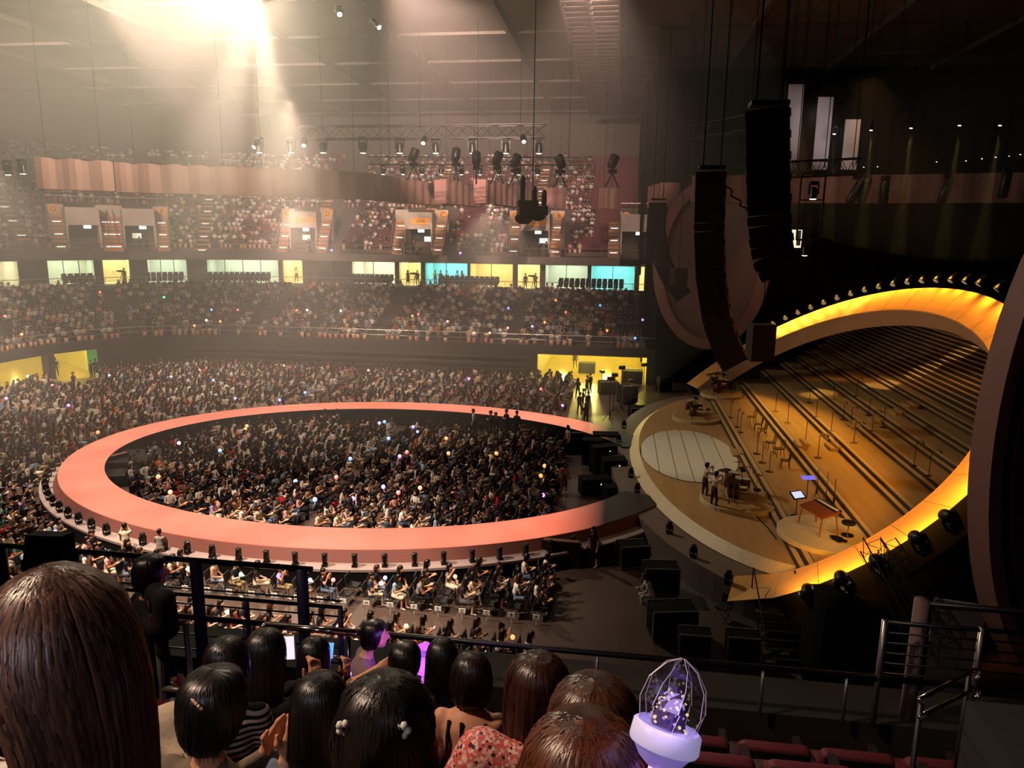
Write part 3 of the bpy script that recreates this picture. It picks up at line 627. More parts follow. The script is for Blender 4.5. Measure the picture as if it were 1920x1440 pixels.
# ================================================================== mauve cloth valances of the ring truss
VALM = mat('valance_cloth', '#8a655c', .8, var=.12, vs=1.5, stretch=(1, 1, .1)); VZ0, VZ1 = 15.9, 17.9
def valance(l, r_, label, th=1.1, y=None):
    a = at_z(*l, VZ1); c_ = at_z(*r_, VZ1)
    if y: a = at_y(*l, y[0]); c_ = at_y(*r_, y[1])
    d = nrm((c_-a)*[1, 1, 0]); n = np.array([-d[1], d[0], 0]); o = empty('fabric_valance', (a[0], a[1], VZ0), 0, label, 'valance')
    L = np.linalg.norm((c_-a)[:2]); m = max(8, int(L*3)); f0 = []; f1 = []
    for t in np.linspace(0, 1, m):
        p = d*L*t - n*(.05*math.sin(t*m*1.3)); f0.append(p); f1.append(p+np.array([0, 0, VZ1-VZ0]))
    b = MB(); b.loft([f0, f1], 0, False, False); b.build('front_cloth', VALM, o)
    for q in (np.zeros(3), d*L):
        b = MB(); b.add([q, q+n*th, q+n*th+[0, 0, 2.0], q+[0, 0, 2.0]], [(0, 1, 2, 3)]); b.build('end_cloth', VALM, o)
    b = MB(); b.add([(0, 0, 2.0), d*L+[0, 0, 2.0], d*L+n*th+[0, 0, 2.0], n*th+[0, 0, 2.0]], [(0, 1, 2, 3)]); b.add([n*th, d*L+n*th, d*L+n*th+[0, 0, 2.0], n*th+[0, 0, 2.0]], [(0, 1, 2, 3)]); b.build('back_cloth', VALM, o)
    for q in (d*L*.15+n*th/2, d*L*.85+n*th/2):
        b = MB(); b.tube(q+[0, 0, 2.0], q+[0, 0, 29.3-VZ0], .02, n=4); b.build('hanger_chain', BLACK, o)
    return o
valance((63, 294), (213, 302), 'mauve cloth valance at the far left end of the ring truss')
valance((213, 304), (452, 313), 'long mauve cloth valance under the broad haze beam')
valance((452, 313), (702, 324), 'long mauve cloth valance crossed by the narrow light beam')
valance((702, 326), (836, 347), 'pleated mauve cloth valance below the upper truss lamps')
valance((836, 337), (908, 350), 'short receding mauve cloth valance above letter C')
valance((911, 336), (1010, 356), 'mauve cloth valance with bright end left of the truss motor')
valance((1035, 352), (1062, 354), 'narrow mauve cloth block right of the truss motor')
valance((1135, 352), (1158, 353), 'small lone mauve cloth block at the end of the upper stand')
valance((1215, 350), (1240, 342), 'pink cloth block beside the distant line array', 1.6)
valance((1300, 346), (1500, 338), 'pink cloth valance behind the hanging line arrays', y=(60, 60))
valance((1500, 338), (1700, 331), 'pink cloth valance under the small spot beams', y=(60, 59))
valance((1700, 331), (1935, 325), 'pink cloth valance reaching the edge of the view', y=(59, 57))
# ================================================================== trusses
def truss(a, c_, w, label, hang=True, n=None, m=BLKM, name='truss'):
    a = np.array(a, float); c_ = np.array(c_, float); L = np.linalg.norm(c_-a); d = (c_-a)/L; u, v, _ = frame_of(d); r = empty(name, tuple(a), 0, label, 'truss'); n = n or max(3, int(L/w))
    cs = [(u*sx+v*sy)*w/2 for sx, sy in ((-1, -1), (1, -1), (1, 1), (-1, 1))]
    for k in cs: b = MB(); b.tube(k, k+d*L, .045*max(w, .5), n=5); b.build('chord', m, r)
    b = MB(); b.tube((0, 0, 0), d*math.hypot(L/n, w), .022*max(w, .5), n=4)
    for i in range(n):
        p, q = d*L*i/n, d*L*(i+1)/n
        for j in range(4):
            k0, k1 = cs[j], cs[(j+1) % 4]
            if i % 2: k0, k1 = k1, k0
            bb = MB(); bb.tube(p+k0, q+k1, .022*max(w, .5), n=4, cap=False); bb.build('diagonal', m, r)
    if hang:
        for t in (.1, .5, .9):
            b = MB(); b.tube(d*L*t, d*L*t+np.array([0, 0, 29.3-(a+d*L*t)[2]]), .025, n=4); b.build('hanger_chain', BLACK, r)
    return r
t1a, t1b = at_y(560, 250, 62), at_y(1024, 246, 62); truss(t1a, t1b, 1.0, 'upper black lattice truss carrying large hanging lamps')
t2a, t2b = at_y(690, 301, 60), at_y(1110, 303, 60); truss(t2a, t2b, .6, 'lower thin black lattice truss above the cloth valances', n=30)
truss(at_y(1300, 250, 52), at_y(1420, 228, 46), .8, 'curved end of a black truss above the line arrays', n=8)
truss(at_y(1480, 318, 48), at_y(1612, 312, 48), .9, 'black lattice truss in front of the pink valance', n=9)
# hung rectangular ladder frame with a lamp
q0 = at_y(1503, 335, 48); lf = empty('ladder_frame', q0, 0, 'hanging rectangular black tube frame holding a lamp above the arch', 'frame')
c4 = [at_y(x, y, 48)-q0 for x, y in [(1503, 325), (1549, 325), (1537, 448), (1493, 450)]]
for i in range(4): b = MB(); b.tube(c4[i], c4[(i+1) % 4], .06, n=5); b.build('tube', BLKM, lf)
b = MB(); b.tube((c4[0]*.6+c4[3]*.4), (c4[1]*.6+c4[2]*.4), .05, n=5); b.build('tube', BLKM, lf)
# hanging lamps on the trusses
HLB, hb = mk_head('hanging_lamp', LENS, 1.0); hbase = HLB
def hang(px, py, Y, sc, label, first=[True]):
    o = place(HLB, first[0]); first[0] = False; q = at_y(px, py, Y); o.location = q; o.rotation_euler = (PI, 0, 0); o.scale = (sc, sc, sc); return tag(o, label, 'lamp', 'hanging moving heads')
for i, x in enumerate([485, 545, 605, 680, 749, 817, 886, 949, 1011]): hang(x, 257, 62, 1.35, 'large hanging lamp, %s from the left below the upper truss' % ORD[i])
for i, x in enumerate([718, 755, 791, 827, 865, 900, 936, 972, 1008]): hang(x, 309, 60, .8, 'small hanging lamp, %s from the left below the lower truss' % ORD[i])
for i, (x, y) in enumerate([(12, 300), (40, 298)]): hang(x, y, 50, 1.1, 'hanging lamp at the left edge of the view, %s one' % ['outer', 'inner'][i])
hang(1527, 340, 48, 1.1, 'hanging lamp inside the black tube frame'); hang(1511, 452, 52, 1.0, 'dark hanging lamp below the tube frame')
fs = copy_tree(HLB); fs.location = KEY+np.array([0, .3, 1.6]); fs.rotation_euler = (PI, 0, 0); fs.scale = (1.2,)*3; tag(fs, 'follow spot lamp at the source of the two haze beams', 'lamp')
# small bright beam lamps
BL, _ = mk_head('beam_lamp', mat('beam_lens', (1, 1, 1), emit=(1, .95, .8), es=16), .7)
bl_first = True
for i, (px, py, Y) in enumerate([(797, 258, 61), (980, 255, 61), (487, 265, 58), (572, 262, 58), (697, 38, 50), (634, 16, 50)]):
    o = place(BL, bl_first); bl_first = False; q = at_y(px, py, Y); o.location = q; o.rotation_euler = (PI*.72, 0, [0, .3, -.4, .2, 1.2, .5][i]); tag(o, 'bright white beam lamp, %s of the scattered truss spots' % ORD[i], 'lamp', 'bright truss spots')
    o.scale = (1.2,)*3
SPX = [(1566, 248), (1635, 241), (1710, 237), (1801, 232), (1877, 232)]
for i, (px, py) in enumerate(SPX):
    o = copy_tree(BL); q = at_y(px, py, 50); o.location = q+np.array([0, 0, .35]); o.rotation_euler = (PI, .1, 0); o.scale = (.7,)*3
    tag(o, 'small spot lamp with a yellow beam, %s from the line arrays' % ORD[i], 'lamp', 'small beam spots')
    light('beam_spot', 'SPOT', q-np.array([0, 0, .3]), 9000, (1, .70, .2), at_y(px-(px-1500)*.05-6, py+140, 51), .1, 9, .5)
for i, (px, py) in enumerate([(1620, 307), (1646, 306), (1757, 297), (1812, 295), (1842, 291), (1868, 288), (1893, 286), (1914, 283)]):
    o = copy_tree(BL); q = at_y(px, py, 56); o.location = q; o.rotation_euler = (PI, 0, 0); o.scale = (.35,)*3
    tag(o, 'tiny bright lamp above the pink valance, %s from the tube frame' % ORD[i], 'lamp', 'tiny lamps above the valance')
# dark lamps standing on the valances on spread legs
SLM = MB(); 
def standing_lamp(px, py, Y, h, label):
    q = at_y(px, py, Y); r = empty('standing_lamp', q, rng.uniform(0, 3), label, 'lamp'); 
    for sx in (-1, 1): b = MB(); b.tube((0, 0, h*.45), (sx*h*.22, 0, 0), .05, n=5); b.build('leg', BLKM, r)
    b = MB(); b.box((0, 0, h*.5), (h*.25, h*.22, h*.12)); b.build('lamp_base', LAMPB, r); b = MB(); b.lathe([(h*.1, -h*.2), (h*.15, -.1*h), (h*.15, h*.2), (h*.12, h*.24)], (0, 0, h*.78), (.4, 0, 1), 10); b.build('lamp_head', LAMPB, r, True)
for i, (x, y) in enumerate([(776, 338), (855, 338), (893, 345), (932, 345), (966, 350), (1050, 352), (1147, 352)]): standing_lamp(x, y, 57, 2.3, 'dark lamp on splayed legs upon the valances, %s from the left' % ORD[i])
for i, (x, y, rz) in enumerate([(1350, 385, .2), (1605, 358, .5), (1622, 355, .2), (1658, 360, 0), (1775, 355, .3), (1885, 345, .1)]):
    q = at_y(x, y, 55.5); r = empty('drop_lamp', q, 0, 'dark cylindrical lamp hanging over the pink valance, %s from the arrays' % ORD[i], 'lamp')
    b = MB(); b.lathe([(.22, -.9), (.3, -.8), (.3, .6), (.2, .8)], (0, 0, 0), (rz, 0, 1), 10); b.build('lamp_head', LAMPB, r, True); b = MB(); b.box((0, 0, .9), (.5, .4, .3)); b.build('clamp', BLKM, r); b = MB(); b.tube((0, 0, 1), (0, 0, 29.3-q[2]), .02, n=4); b.build('hanger_chain', BLACK, r)
# black motor rig in front of letter B
q = at_y(998, 395, 45); r = empty('truss_motor', q, .3, 'dark hanging rig of motors and cable bags before letter B', 'rig')
b = MB(); b.box((0, 0, 0), (1.7, 1.0, .55)); b.box((-.3, 0, .4), (1.2, .8, .35)); b.build('motor_body', CABM, r)
b = MB(); b.ball((-.5, 0, -.45), .5, 10, 7, sc=(1.1, .9, .7)); b.ball((.35, 0, -.35), .42, 10, 7, sc=(1.1, .9, .6)); b.build('cable_bag', BLACK, r, True)
for sx, h in ((-.6, 2.0), (.1, 1.4), (.7, 1.2)): b = MB(); b.lathe([(.14, .3), (.16, .5), (.16, h-.2), (.1, h)], (sx, 0, 0), (0, 0, 1), 8); b.build('hoist', LAMPB, r)
b = MB(); b.tube((0, 0, .5), (0, 0, 29.3-q[2]), .03, n=5); b.build('hanger_chain', BLACK, r)
# pale hanging banners
BAN = mat('pale_banner', '#b5aeb0', .7)
for i, (x, y0, y1, w) in enumerate([(1494, 158, 318, .95), (1549, 182, 318, .95), (1600, 224, 318, .95)]):
    a = at_y(x+6*0, y0, 53); c_ = at_y(x-8, y1, 53); hgt = a[2]-c_[2]; r = empty('hanging_banner', (a[0], 53, c_[2]), .1, 'pale grey vertical panel, %s from the line arrays' % ORD[i], 'panel')
    b = MB(); b.box((0, 0, hgt/2), (w, .08, hgt)); b.build('panel_board', BAN, r); b = MB(); b.tube((-.3, 0, hgt), (-.3, 0, 29.3-c_[2]), .02, n=4); b.tube((.3, 0, hgt), (.3, 0, 29.3-c_[2]), .02, n=4); b.build('hanger_wire', BLACK, r)
    light('banner_lamp', 'SPOT', (a[0]-2, 47, c_[2]+hgt*.6), 320, (1, .85, .85), (a[0], 53, c_[2]+hgt*.55), .2, 50, .7)
# cable looms hanging beside the line array
for k, (x0, y0, x1, y1, Y) in enumerate([(1356, 340, 1346, 610, 37.5), (1362, 350, 1408, 372, 37)]):
    a = at_y(x0, y0, Y); c_ = at_y(x1, y1, Y); pts = [a+(c_-a)*t+np.array([.12*math.sin(t*34)+(.5 if k else 0)*math.sin(t*PI), 0, -(.8 if k else 0)*math.sin(t*PI)]) for t in np.linspace(0, 1, 40)]
    b = MB(); b.path(pts, .04, 5); tag(b.build('cable_loom', BLKM), ['looped black cable loom hanging along the curved line array', 'black cable swagging between the two line arrays'][k], 'cable')
# ================================================================== people: one smooth surface grown round a skeleton
def surface_nets(D, org, h):
    s = D < 0; n = np.array(D.shape)-1
    c8 = [s[i:i+n[0], j:j+n[1], k:k+n[2]] for i in (0, 1) for j in (0, 1) for k in (0, 1)]
    cnt = sum(c.astype(np.int8) for c in c8); act = (cnt > 0) & (cnt < 8); ids = np.full(act.shape, -1, np.int64); cells = np.argwhere(act); ids[act] = np.arange(len(cells))
    acc = np.zeros((len(cells), 3)); w = np.zeros(len(cells)); X, Y, Z = cells.T
    for ax in range(3):
        o1, o2 = [a for a in range(3) if a != ax]
        for a in (0, 1):
            for b in (0, 1):
                p = np.zeros(3, int); p[o1] = a; p[o2] = b; q = p.copy(); q[ax] = 1
                d0 = D[X+p[0], Y+p[1], Z+p[2]]; d1 = D[X+q[0], Y+q[1], Z+q[2]]; m = (d0 < 0) != (d1 < 0)
                t = np.where(m, d0/np.where(d0 == d1, 1, d0-d1), 0); pos = np.tile(p.astype(float), (len(cells), 1)); pos[:, ax] = t; acc[m] += pos[m]; w[m] += 1
    V = org+(cells+acc/w[:, None])*h; Q = []
    for ax in range(3):
        o1, o2 = (ax+1) % 3, (ax+2) % 3; sl = [slice(None)]*3; sl2 = [slice(None)]*3; sl[ax] = slice(0, -1); sl2[ax] = slice(1, None)
        a, b = s[tuple(sl)], s[tuple(sl2)]; E = np.argwhere(a != b); ok = (E[:, o1] > 0) & (E[:, o2] > 0) & (E[:, o1] < D.shape[o1]-1) & (E[:, o2] < D.shape[o2]-1); E = E[ok]
        def cid(d1, d2): c = E.copy(); c[:, o1] -= d1; c[:, o2] -= d2; return ids[c[:, 0], c[:, 1], c[:, 2]]
        q = np.stack([cid(1, 1), cid(0, 1), cid(0, 0), cid(1, 0)], 1); inside = a[tuple(E.T)]; q[~inside] = q[~inside][:, ::-1]; Q.append(q)
    return V, np.vstack(Q)
def sdf(prims, h, k=.02):
    lo = np.min([np.minimum(p['a'], p['b'])-max(p['r'])*p.get('fl', (0, 1))[1]*1.05 for p in prims], 0)-3*h; hi = np.max([np.maximum(p['a'], p['b'])+max(p['r'])*max(1, p.get('fl', (0, 1))[1]) for p in prims], 0)+3*h
    n = np.ceil((hi-lo)/h).astype(int)+1; g = np.stack(np.meshgrid(*[lo[i]+np.arange(n[i])*h for i in range(3)], indexing='ij'), -1).reshape(-1, 3)
    acc = np.zeros(len(g))
    for p in prims: acc += np.exp(np.clip(-pd(g, p)/k, -60, 60))
    D = (-k*np.log(acc+1e-30)).reshape(n); V, Q = surface_nets(D, lo, h)
    reg = np.argmin(np.stack([pd(V, p)-p.get('bias', 0) for p in prims]), 0); R = np.array([p['g'] for p in prims])[reg]
    return V, Q, R
def pd(g, p):
    a, b = p['a'], p['b']; ab = b-a; L = max(ab@ab, 1e-9); t = np.clip(((g-a)@ab)/L, 0, 1); d = g-(a+t[:, None]*ab)
    if 'fl' in p:
        ax, f = p['fl']; ax = nrm(ax); c = d@ax; d = d-np.outer(c*(1-1/f), ax)
    return np.linalg.norm(d, axis=1)-(p['r'][0]+(p['r'][1]-p['r'][0])*t)
def P(a, b, r0, r1, g, fl=None):
    d = dict(a=np.array(a, float), b=np.array(b, float), r=(r0, r1), g=g)
    if fl: d['fl'] = (np.array(fl[0], float), fl[1])
    return d
SKIN, TOP, BOT, SHOE, HAIR = 0, 1, 2, 3, 4
def skeleton(pose='sit', lean=.05, nod=.03, arms='phone', turn=0., skirt=False, face=True, armr=1.0, legs=True):
    """person facing +Y, feet at z=0 (standing) or seated with hip at .5"""
    L = []; hz = .52 if pose == 'sit' else .93; X = np.array([1, 0, 0])
    ch = np.array([0, lean*.8, hz+.40]); nk = np.array([0, lean, hz+.52]); hd = np.array([0, lean+nod+.02, hz+.70])
    L.append(P((0, 0, hz-.02), (0, lean*.3, hz+.16), .115, .10, BOT if pose != 'sit' else BOT, (X, 1.35))); L.append(P((0, lean*.35, hz+.16), ch, .098, .105, TOP, (X, 1.45)))
    L.append(P(ch, (0, lean, hz+.45), .09, .07, TOP, (X, 1.7))); L.append(P(nk-[0, 0, .06], nk+[0, nod*.4, .09], .052, .048, SKIN))
    L.append(P(hd+[0, -.012, .035], hd+[0, .0, -.02], .09, .083, SKIN)); L.append(P(hd+[0, .03, -.06], hd+[0, .045, -.09], .055, .035, SKIN))
    if face:
        L.append(P(hd+[0, .088, .0], hd+[0, .108, -.035], .008, .016, SKIN))
        for s in (-1, 1): L.append(P(hd+[s*.088, -.01, .01], hd+[s*.092, -.015, -.03], .014, .011, SKIN))
    for s in (-1, 1):
        shd = np.array([s*.175, lean, hz+.44])
        if arms == 'phone': el = np.array([s*.21, .10+lean, hz+.20]); wr = np.array([s*.06, .30+lean, hz+.27])
        elif arms == 'lap': el = np.array([s*.23, .05+lean, hz+.17]); wr = np.array([s*.10, .24+lean, hz+.11])
        elif arms == 'up': el = np.array([s*.22, .20+lean, hz+.32]); wr = np.array([s*.10, .26+lean, hz+.56])
        elif arms == 'one': el = np.array([s*.23, .12+lean, hz+(.36 if s > 0 else .18)]); wr = np.array([s*.14, .26+lean, hz+(.62 if s > 0 else .14)])
        elif arms == 'hang': el = np.array([s*.24, -.02+lean, hz+.17]); wr = np.array([s*.25, .06+lean, hz-.06])
        elif isinstance(arms, dict): el, wr = (np.array(v, float) for v in arms[s])
        elif arms == 'fold': el = np.array([s*.22, .08+lean, hz+.20]); wr = np.array([-s*.02, .20+lean, hz+.24])
        L.append(P(shd, shd*.5+el*.5, .05*armr, .044*armr, TOP)); L.append(P(shd*.5+el*.5, el, .042*armr, .037, SKIN if armr <= 1 else TOP)); L.append(P(el, wr, .037, .028, SKIN if armr <= 1.05 else TOP))
        f = nrm(wr-el); 
        if isinstance(arms, dict): pass
        else: L.append(P(wr, wr+f*.08, .03, .028, SKIN, (np.cross(f, [0, 0, 1.])+[.01, 0, 0], 1.3))); L.append(P(wr+f*.07, wr+f*.15+[0, 0, -.015], .026, .016, SKIN, (X, 1.5))); L.append(P(wr+f*.03, wr+f*.09+[-s*.035, 0, .02], .014, .011, SKIN))
        if not legs: continue
        if pose == 'sit':
            kn = np.array([s*.105, .43, .50]); an = np.array([s*.10, .40+.06*math.sin(s+turn*9), .09])
            L.append(P((s*.085, .02, .50), kn, .085, .06, BOT)); L.append(P(kn, an, .055, .04, SKIN if skirt else BOT)); L.append(P(an+[0, -.01, -.04], an+[0, .15, -.055], .042, .034, SHOE))
        else:
            sp = .06+.03*turn; hp = np.array([s*.09, 0, .90]); kn = np.array([s*(.09+sp*.5), .03+turn*s*.12, .49]); an = np.array([s*(.09+sp), turn*s*.05, .09])
            L.append(P(hp, kn, .088, .06, BOT)); L.append(P(kn, an, .056, .042, SKIN if skirt else BOT)); L.append(P(an+[0, -.01, -.045], an+[0, .15, -.055], .042, .034, SHOE))
    if skirt: L.append(P((0, .05, hz-.02), (0, .34, .47), .13, .12, BOT, (X, 1.5)) if pose == 'sit' else P((0, 0, .9), (0, 0, .55), .13, .17, BOT, (X, 1.2)))
    return L, hd
def hair_prims(hd, kind):
    X = np.array([1, 0, 0]); L = [P(hd+[0, -.03, .045], hd+[0, -.045, -.0], .103, .096, HAIR)]
    L.append(P(hd+[0, .035, .085], hd+[0, .0, .09], .055, .06, HAIR, (X, 1.3)))
    if kind == 'long':
        L.append(P(hd+[0, -.06, -.02], hd+[0, -.115, -.30], .085, .06, HAIR, (X, 1.35)))
        for s in (-1, 1): L.append(P(hd+[s*.075, -.01, .02], hd+[s*.095, .0, -.2], .04, .022, HAIR))
    elif kind == 'bob':
        L.append(P(hd+[0, -.04, -.01], hd+[0, -.06, -.12], .098, .08, HAIR, (X, 1.15)))
    elif kind == 'tail': L.append(P(hd+[0, -.13, .03], hd+[0, -.17, -.2], .035, .02, HAIR))
    elif kind == 'bun': L.append(P(hd+[0, -.06, .14], hd+[0, -.07, .15], .05, .05, HAIR))
    elif kind == 'cap': L.append(P(hd+[0, .10, .06], hd+[0, .15, .045], .02, .012, HAIR, (X, 3)))
    return L
def grow(prims, h, k=.02): return sdf(prims, h, k)
def mesh_of(name, V, Q, R, mats, smooth=True, regs=None):
    me = bpy.data.meshes.new(name); me.vertices.add(len(V)); me.vertices.foreach_set('co', V.ravel()); me.loops.add(len(Q)*4); me.loops.foreach_set('vertex_index', Q.ravel())
    me.polygons.add(len(Q)); me.polygons.foreach_set('loop_start', np.arange(0, len(Q)*4, 4)); me.polygons.foreach_set('loop_total', np.full(len(Q), 4))
    for m in mats: me.materials.append(m)
    if R is not None and len(mats) > 1: me.polygons.foreach_set('material_index', R[Q[:, 0]].astype(np.int32))
    me.polygons.foreach_set('use_smooth', np.full(len(Q), smooth)); me.update(calc_edges=True); me.validate(); return me
def prop_mat(name, prop, rough, var=.0, sheen=0):
    m = mat(name, (.5, .5, .5), rough, spec=.3); nt = m.node_tree; b = nt.nodes['Principled BSDF']; at = nt.nodes.new('ShaderNodeAttribute'); at.attribute_type = 'OBJECT'; at.attribute_name = prop
    nt.links.new(at.outputs['Color'], b.inputs['Base Color']); return m
PM = [prop_mat('spectator_skin', 'skin_tone', .5), prop_mat('spectator_top', 'top_tone', .8), prop_mat('spectator_bottom', 'bottom_tone', .8), mat('shoe_pale', '#b8b0a6', .6)]
HM = prop_mat('spectator_hair', 'hair_tone', .35)
SKINS = ['#d9a683', '#c98f6b', '#e0b595', '#b97d58', '#cf9a78']; HAIRS = ['#120d0b', '#17100d', '#24160f', '#0d0b0a', '#3a2216', '#1b1210']
TOPS = [('white', '#e4ddd2', 22), ('cream', '#d9c9ae', 13), ('black', '#15131a', 34), ('grey', '#77716d', 7), ('pale pink', '#d9a49c', 6), ('red', '#a82430', 4), ('pale blue', '#8fa7bd', 5), ('navy', '#222a44', 5), ('beige', '#b89a76', 6), ('teal', '#5a9a92', 2), ('orange', '#d47a3a', 2), ('brown', '#5b3d2c', 3), ('lilac', '#a393c4', 2)]
BOTS = [('black', '#17151a', 34), ('blue denim', '#5c6d84', 20), ('cream', '#cdbfa6', 14), ('pale denim', '#8b9aab', 12), ('grey', '#5e5a58', 10), ('khaki', '#8c7c58', 10)]
def pick(tab): w = np.array([t[2] for t in tab], float); return tab[rng.choice(len(tab), p=w/w.sum())]
# mid-distance templates
TEMPL = []
for arms, hk, lean, nod, skirt in [('phone', 'long', .08, .07, False), ('phone', 'long', .10, .08, True), ('lap', 'bob', .02, .03, False), ('lap', 'long', .04, .05, False), ('phone', 'tail', .12, .08, False), ('one', 'long', .03, .02, True), ('up', 'bun', .0, .0, False), ('fold', 'cap', .0, .02, False), ('phone', 'bob', .06, .07, True)]:
    sk, hd = skeleton('sit', lean, nod, arms, rng.uniform(0, 1), skirt); V, Q, R = grow(sk, .026, .016); bm_ = mesh_of('person', V, Q, R, PM)
    V, Q, R = grow(hair_prims(hd, hk), .024, .014); TEMPL.append((bm_, mesh_of('hair', V, Q, None, [HM]), hk))
# folding chair of the floor seating: black pads on a shiny tube frame
CHF = mat('chair_frame', '#8a8580', .25, .9); CHP = mat('chair_pad', '#141214', .6)
def chair_meshes():
    a = MB().box((0, .02, .44), (.42, .42, .05)).mesh('seat', CHP); b_ = MB(); b_.box((0, -.22, .70), (.42, .045, .34), rotx(.12)); b_ = b_.mesh('backrest', CHP)
    f = []
    for s in (-1, 1):
        m1 = MB(); m1.path([(s*.22, -.26, .88), (s*.22, -.17, .44), (s*.22, .24, .0)], .013, 6); f.append(m1.mesh('leg', CHF)); m2 = MB(); m2.path([(s*.2, .2, .43), (s*.2, -.24, .0)], .013, 6); f.append(m2.mesh('leg', CHF))
    return a, b_, f
CHS, CHB, CHL = chair_meshes()
def put_chair(x, y, z, rz, label, grp):
    r = empty('folding_chair', (x, y, z), rz, label, 'chair', grp); link('seat', CHS, r); link('backrest', CHB, r)
    for m in CHL: link('leg', m, r)
    return r
def person_at(x, y, z, rz, k, label, grp, cols=None, sc=1.):
    bm_, hm_, hk = TEMPL[k]; o = link('person', bm_, None, (x, y, z)); o.rotation_euler = (0, 0, rz); o.scale = (sc,)*3; tag(o, label, 'person', grp)
    sk, tp, bt, hr = cols
    h = link('hair', hm_, o)
    o['skin_tone'] = lin(sk); o['top_tone'] = lin(tp); o['bottom_tone'] = lin(bt); h['hair_tone'] = lin(hr); h['skin_tone'] = lin(sk)
    return o
def ring_k(x, y, a, b): return ((x-RCX)/a)**2+((y-RCY)/b)**2
# ---- seats of the floor
seats = []
ROWX = [-2.4-.88*n for n in range(53)]
for n, x in enumerate(ROWX):
    i = 0
    for y in np.arange(17.6, 66.6, .56):
        if 21.95 < y < 24.0: continue
        k = ring_k(x, y, RA+1.45, RB+1.45)
        if k < 1: continue
        if y > 40 and x > -3.6: continue
        if -23.6 < x < -22.0 and y > 50: continue
        if -9.6 < x < -8.6 and y > 50 and False: continue
        if 44.6 < y < 45.8 and x < -30: continue
        if x < -42 and y < 26: continue
        if x < -40 and y > 54+math.sqrt(max(0, (RC-1.2)**2-min((x+36)**2, (RC-1.2)**2))): continue
        p = proj((x, y, 0))
        if p[0] < -140 or p[1] > 1300: continue
        if 95 < p[0] < 184 and p[1] < 742 : continue
        seats.append((x+rng.normal(0, .05), y+rng.normal(0, .03), n, i, 'out')); i += 1
for n, x in enumerate(ROWX):
    i = 0
    for y in np.arange(26.5, 52, .55):
        k = ring_k(x, y, RA-RW-.9, RB-RW-1.0)
        if k > 1 or x > -2.9 or x < -26.4: continue
        if y > 43.5+.15*(x+20) and y-RCY > 8.2: continue
        if abs(x+13.8) < .45: continue
        seats.append((x+rng.normal(0, .06), y+rng.normal(0, .03), n, i, 'in')); i += 1
near = sorted([s for s in seats if s[4] == 'out' and s[1] < 32 and s[0] > -31], key=lambda s: math.hypot(s[0], s[1]))
inner = sorted([s for s in seats if s[4] == 'in'], key=lambda s: s[1])
indiv = near[:270]+inner[:300-len(near[:270])]
iset = set(id(s) for s in indiv); LET = 'ABCDEFGHIJKLMNOPQRSTUVWXYZ'
TAGM = mat('row_tag_white', '#e6e2da', .6)
empties = 0; used_lab = set()
for q, s in enumerate(sorted(indiv, key=lambda s: (s[4], s[2], s[1]))):
    x, y, n, i, w = s; rz = -PI/2+rng.normal(0, .18)
    rowname = 'row %s' % LET[n] if n < 26 else 'the %s row' % ORD[n]
    place_w = ('below the aisle' if y < 23 else 'beside the near runway') if w == 'out' else 'inside the runway oval'
    if w == 'out': put_chair(x-.02, y, 0, -PI/2+rng.normal(0, .05), 'black folding chair, %s seat of %s %s' % (ORD[i], rowname, place_w), 'folding chairs on the floor')
    if w == 'out' and rng.random() < .12: empties += 1; continue
    tn, tc, _ = pick(TOPS); bn, bc, _ = pick(BOTS); k = int(rng.choice(len(TEMPL), p=[.2, .16, .1, .12, .12, .05, .03, .06, .16]))
    person_at(x, y, 0, rz, k, 'seated spectator in %s top, %s seat of %s %s' % (tn, ORD[i], rowname, place_w), 'spectators seated on the near floor', (random.choice(SKINS), tc, bc, random.choice(HAIRS)), rng.uniform(.94, 1.05))
# row letters on the chairs at the aisle
for n, L_ in enumerate(LET[:17]):
    x = ROWX[n]; pl = MB().box((0, 0, 0), (.24, .02, .17)); pl.tube((0, .012, -.33), (0, .012, 0), .008, n=4); o = tag(pl.build('row_sign', TAGM), 'white row letter sign %s under the aisle end chair' % L_, 'sign', 'row letter signs'); o.location = (x, 23.86, .33)
    t_ = text(L_, .17, 'letter', mat('row_ink', '#141414', .7), (0, -.012, 0), RX90, None, .002); t_.parent = o
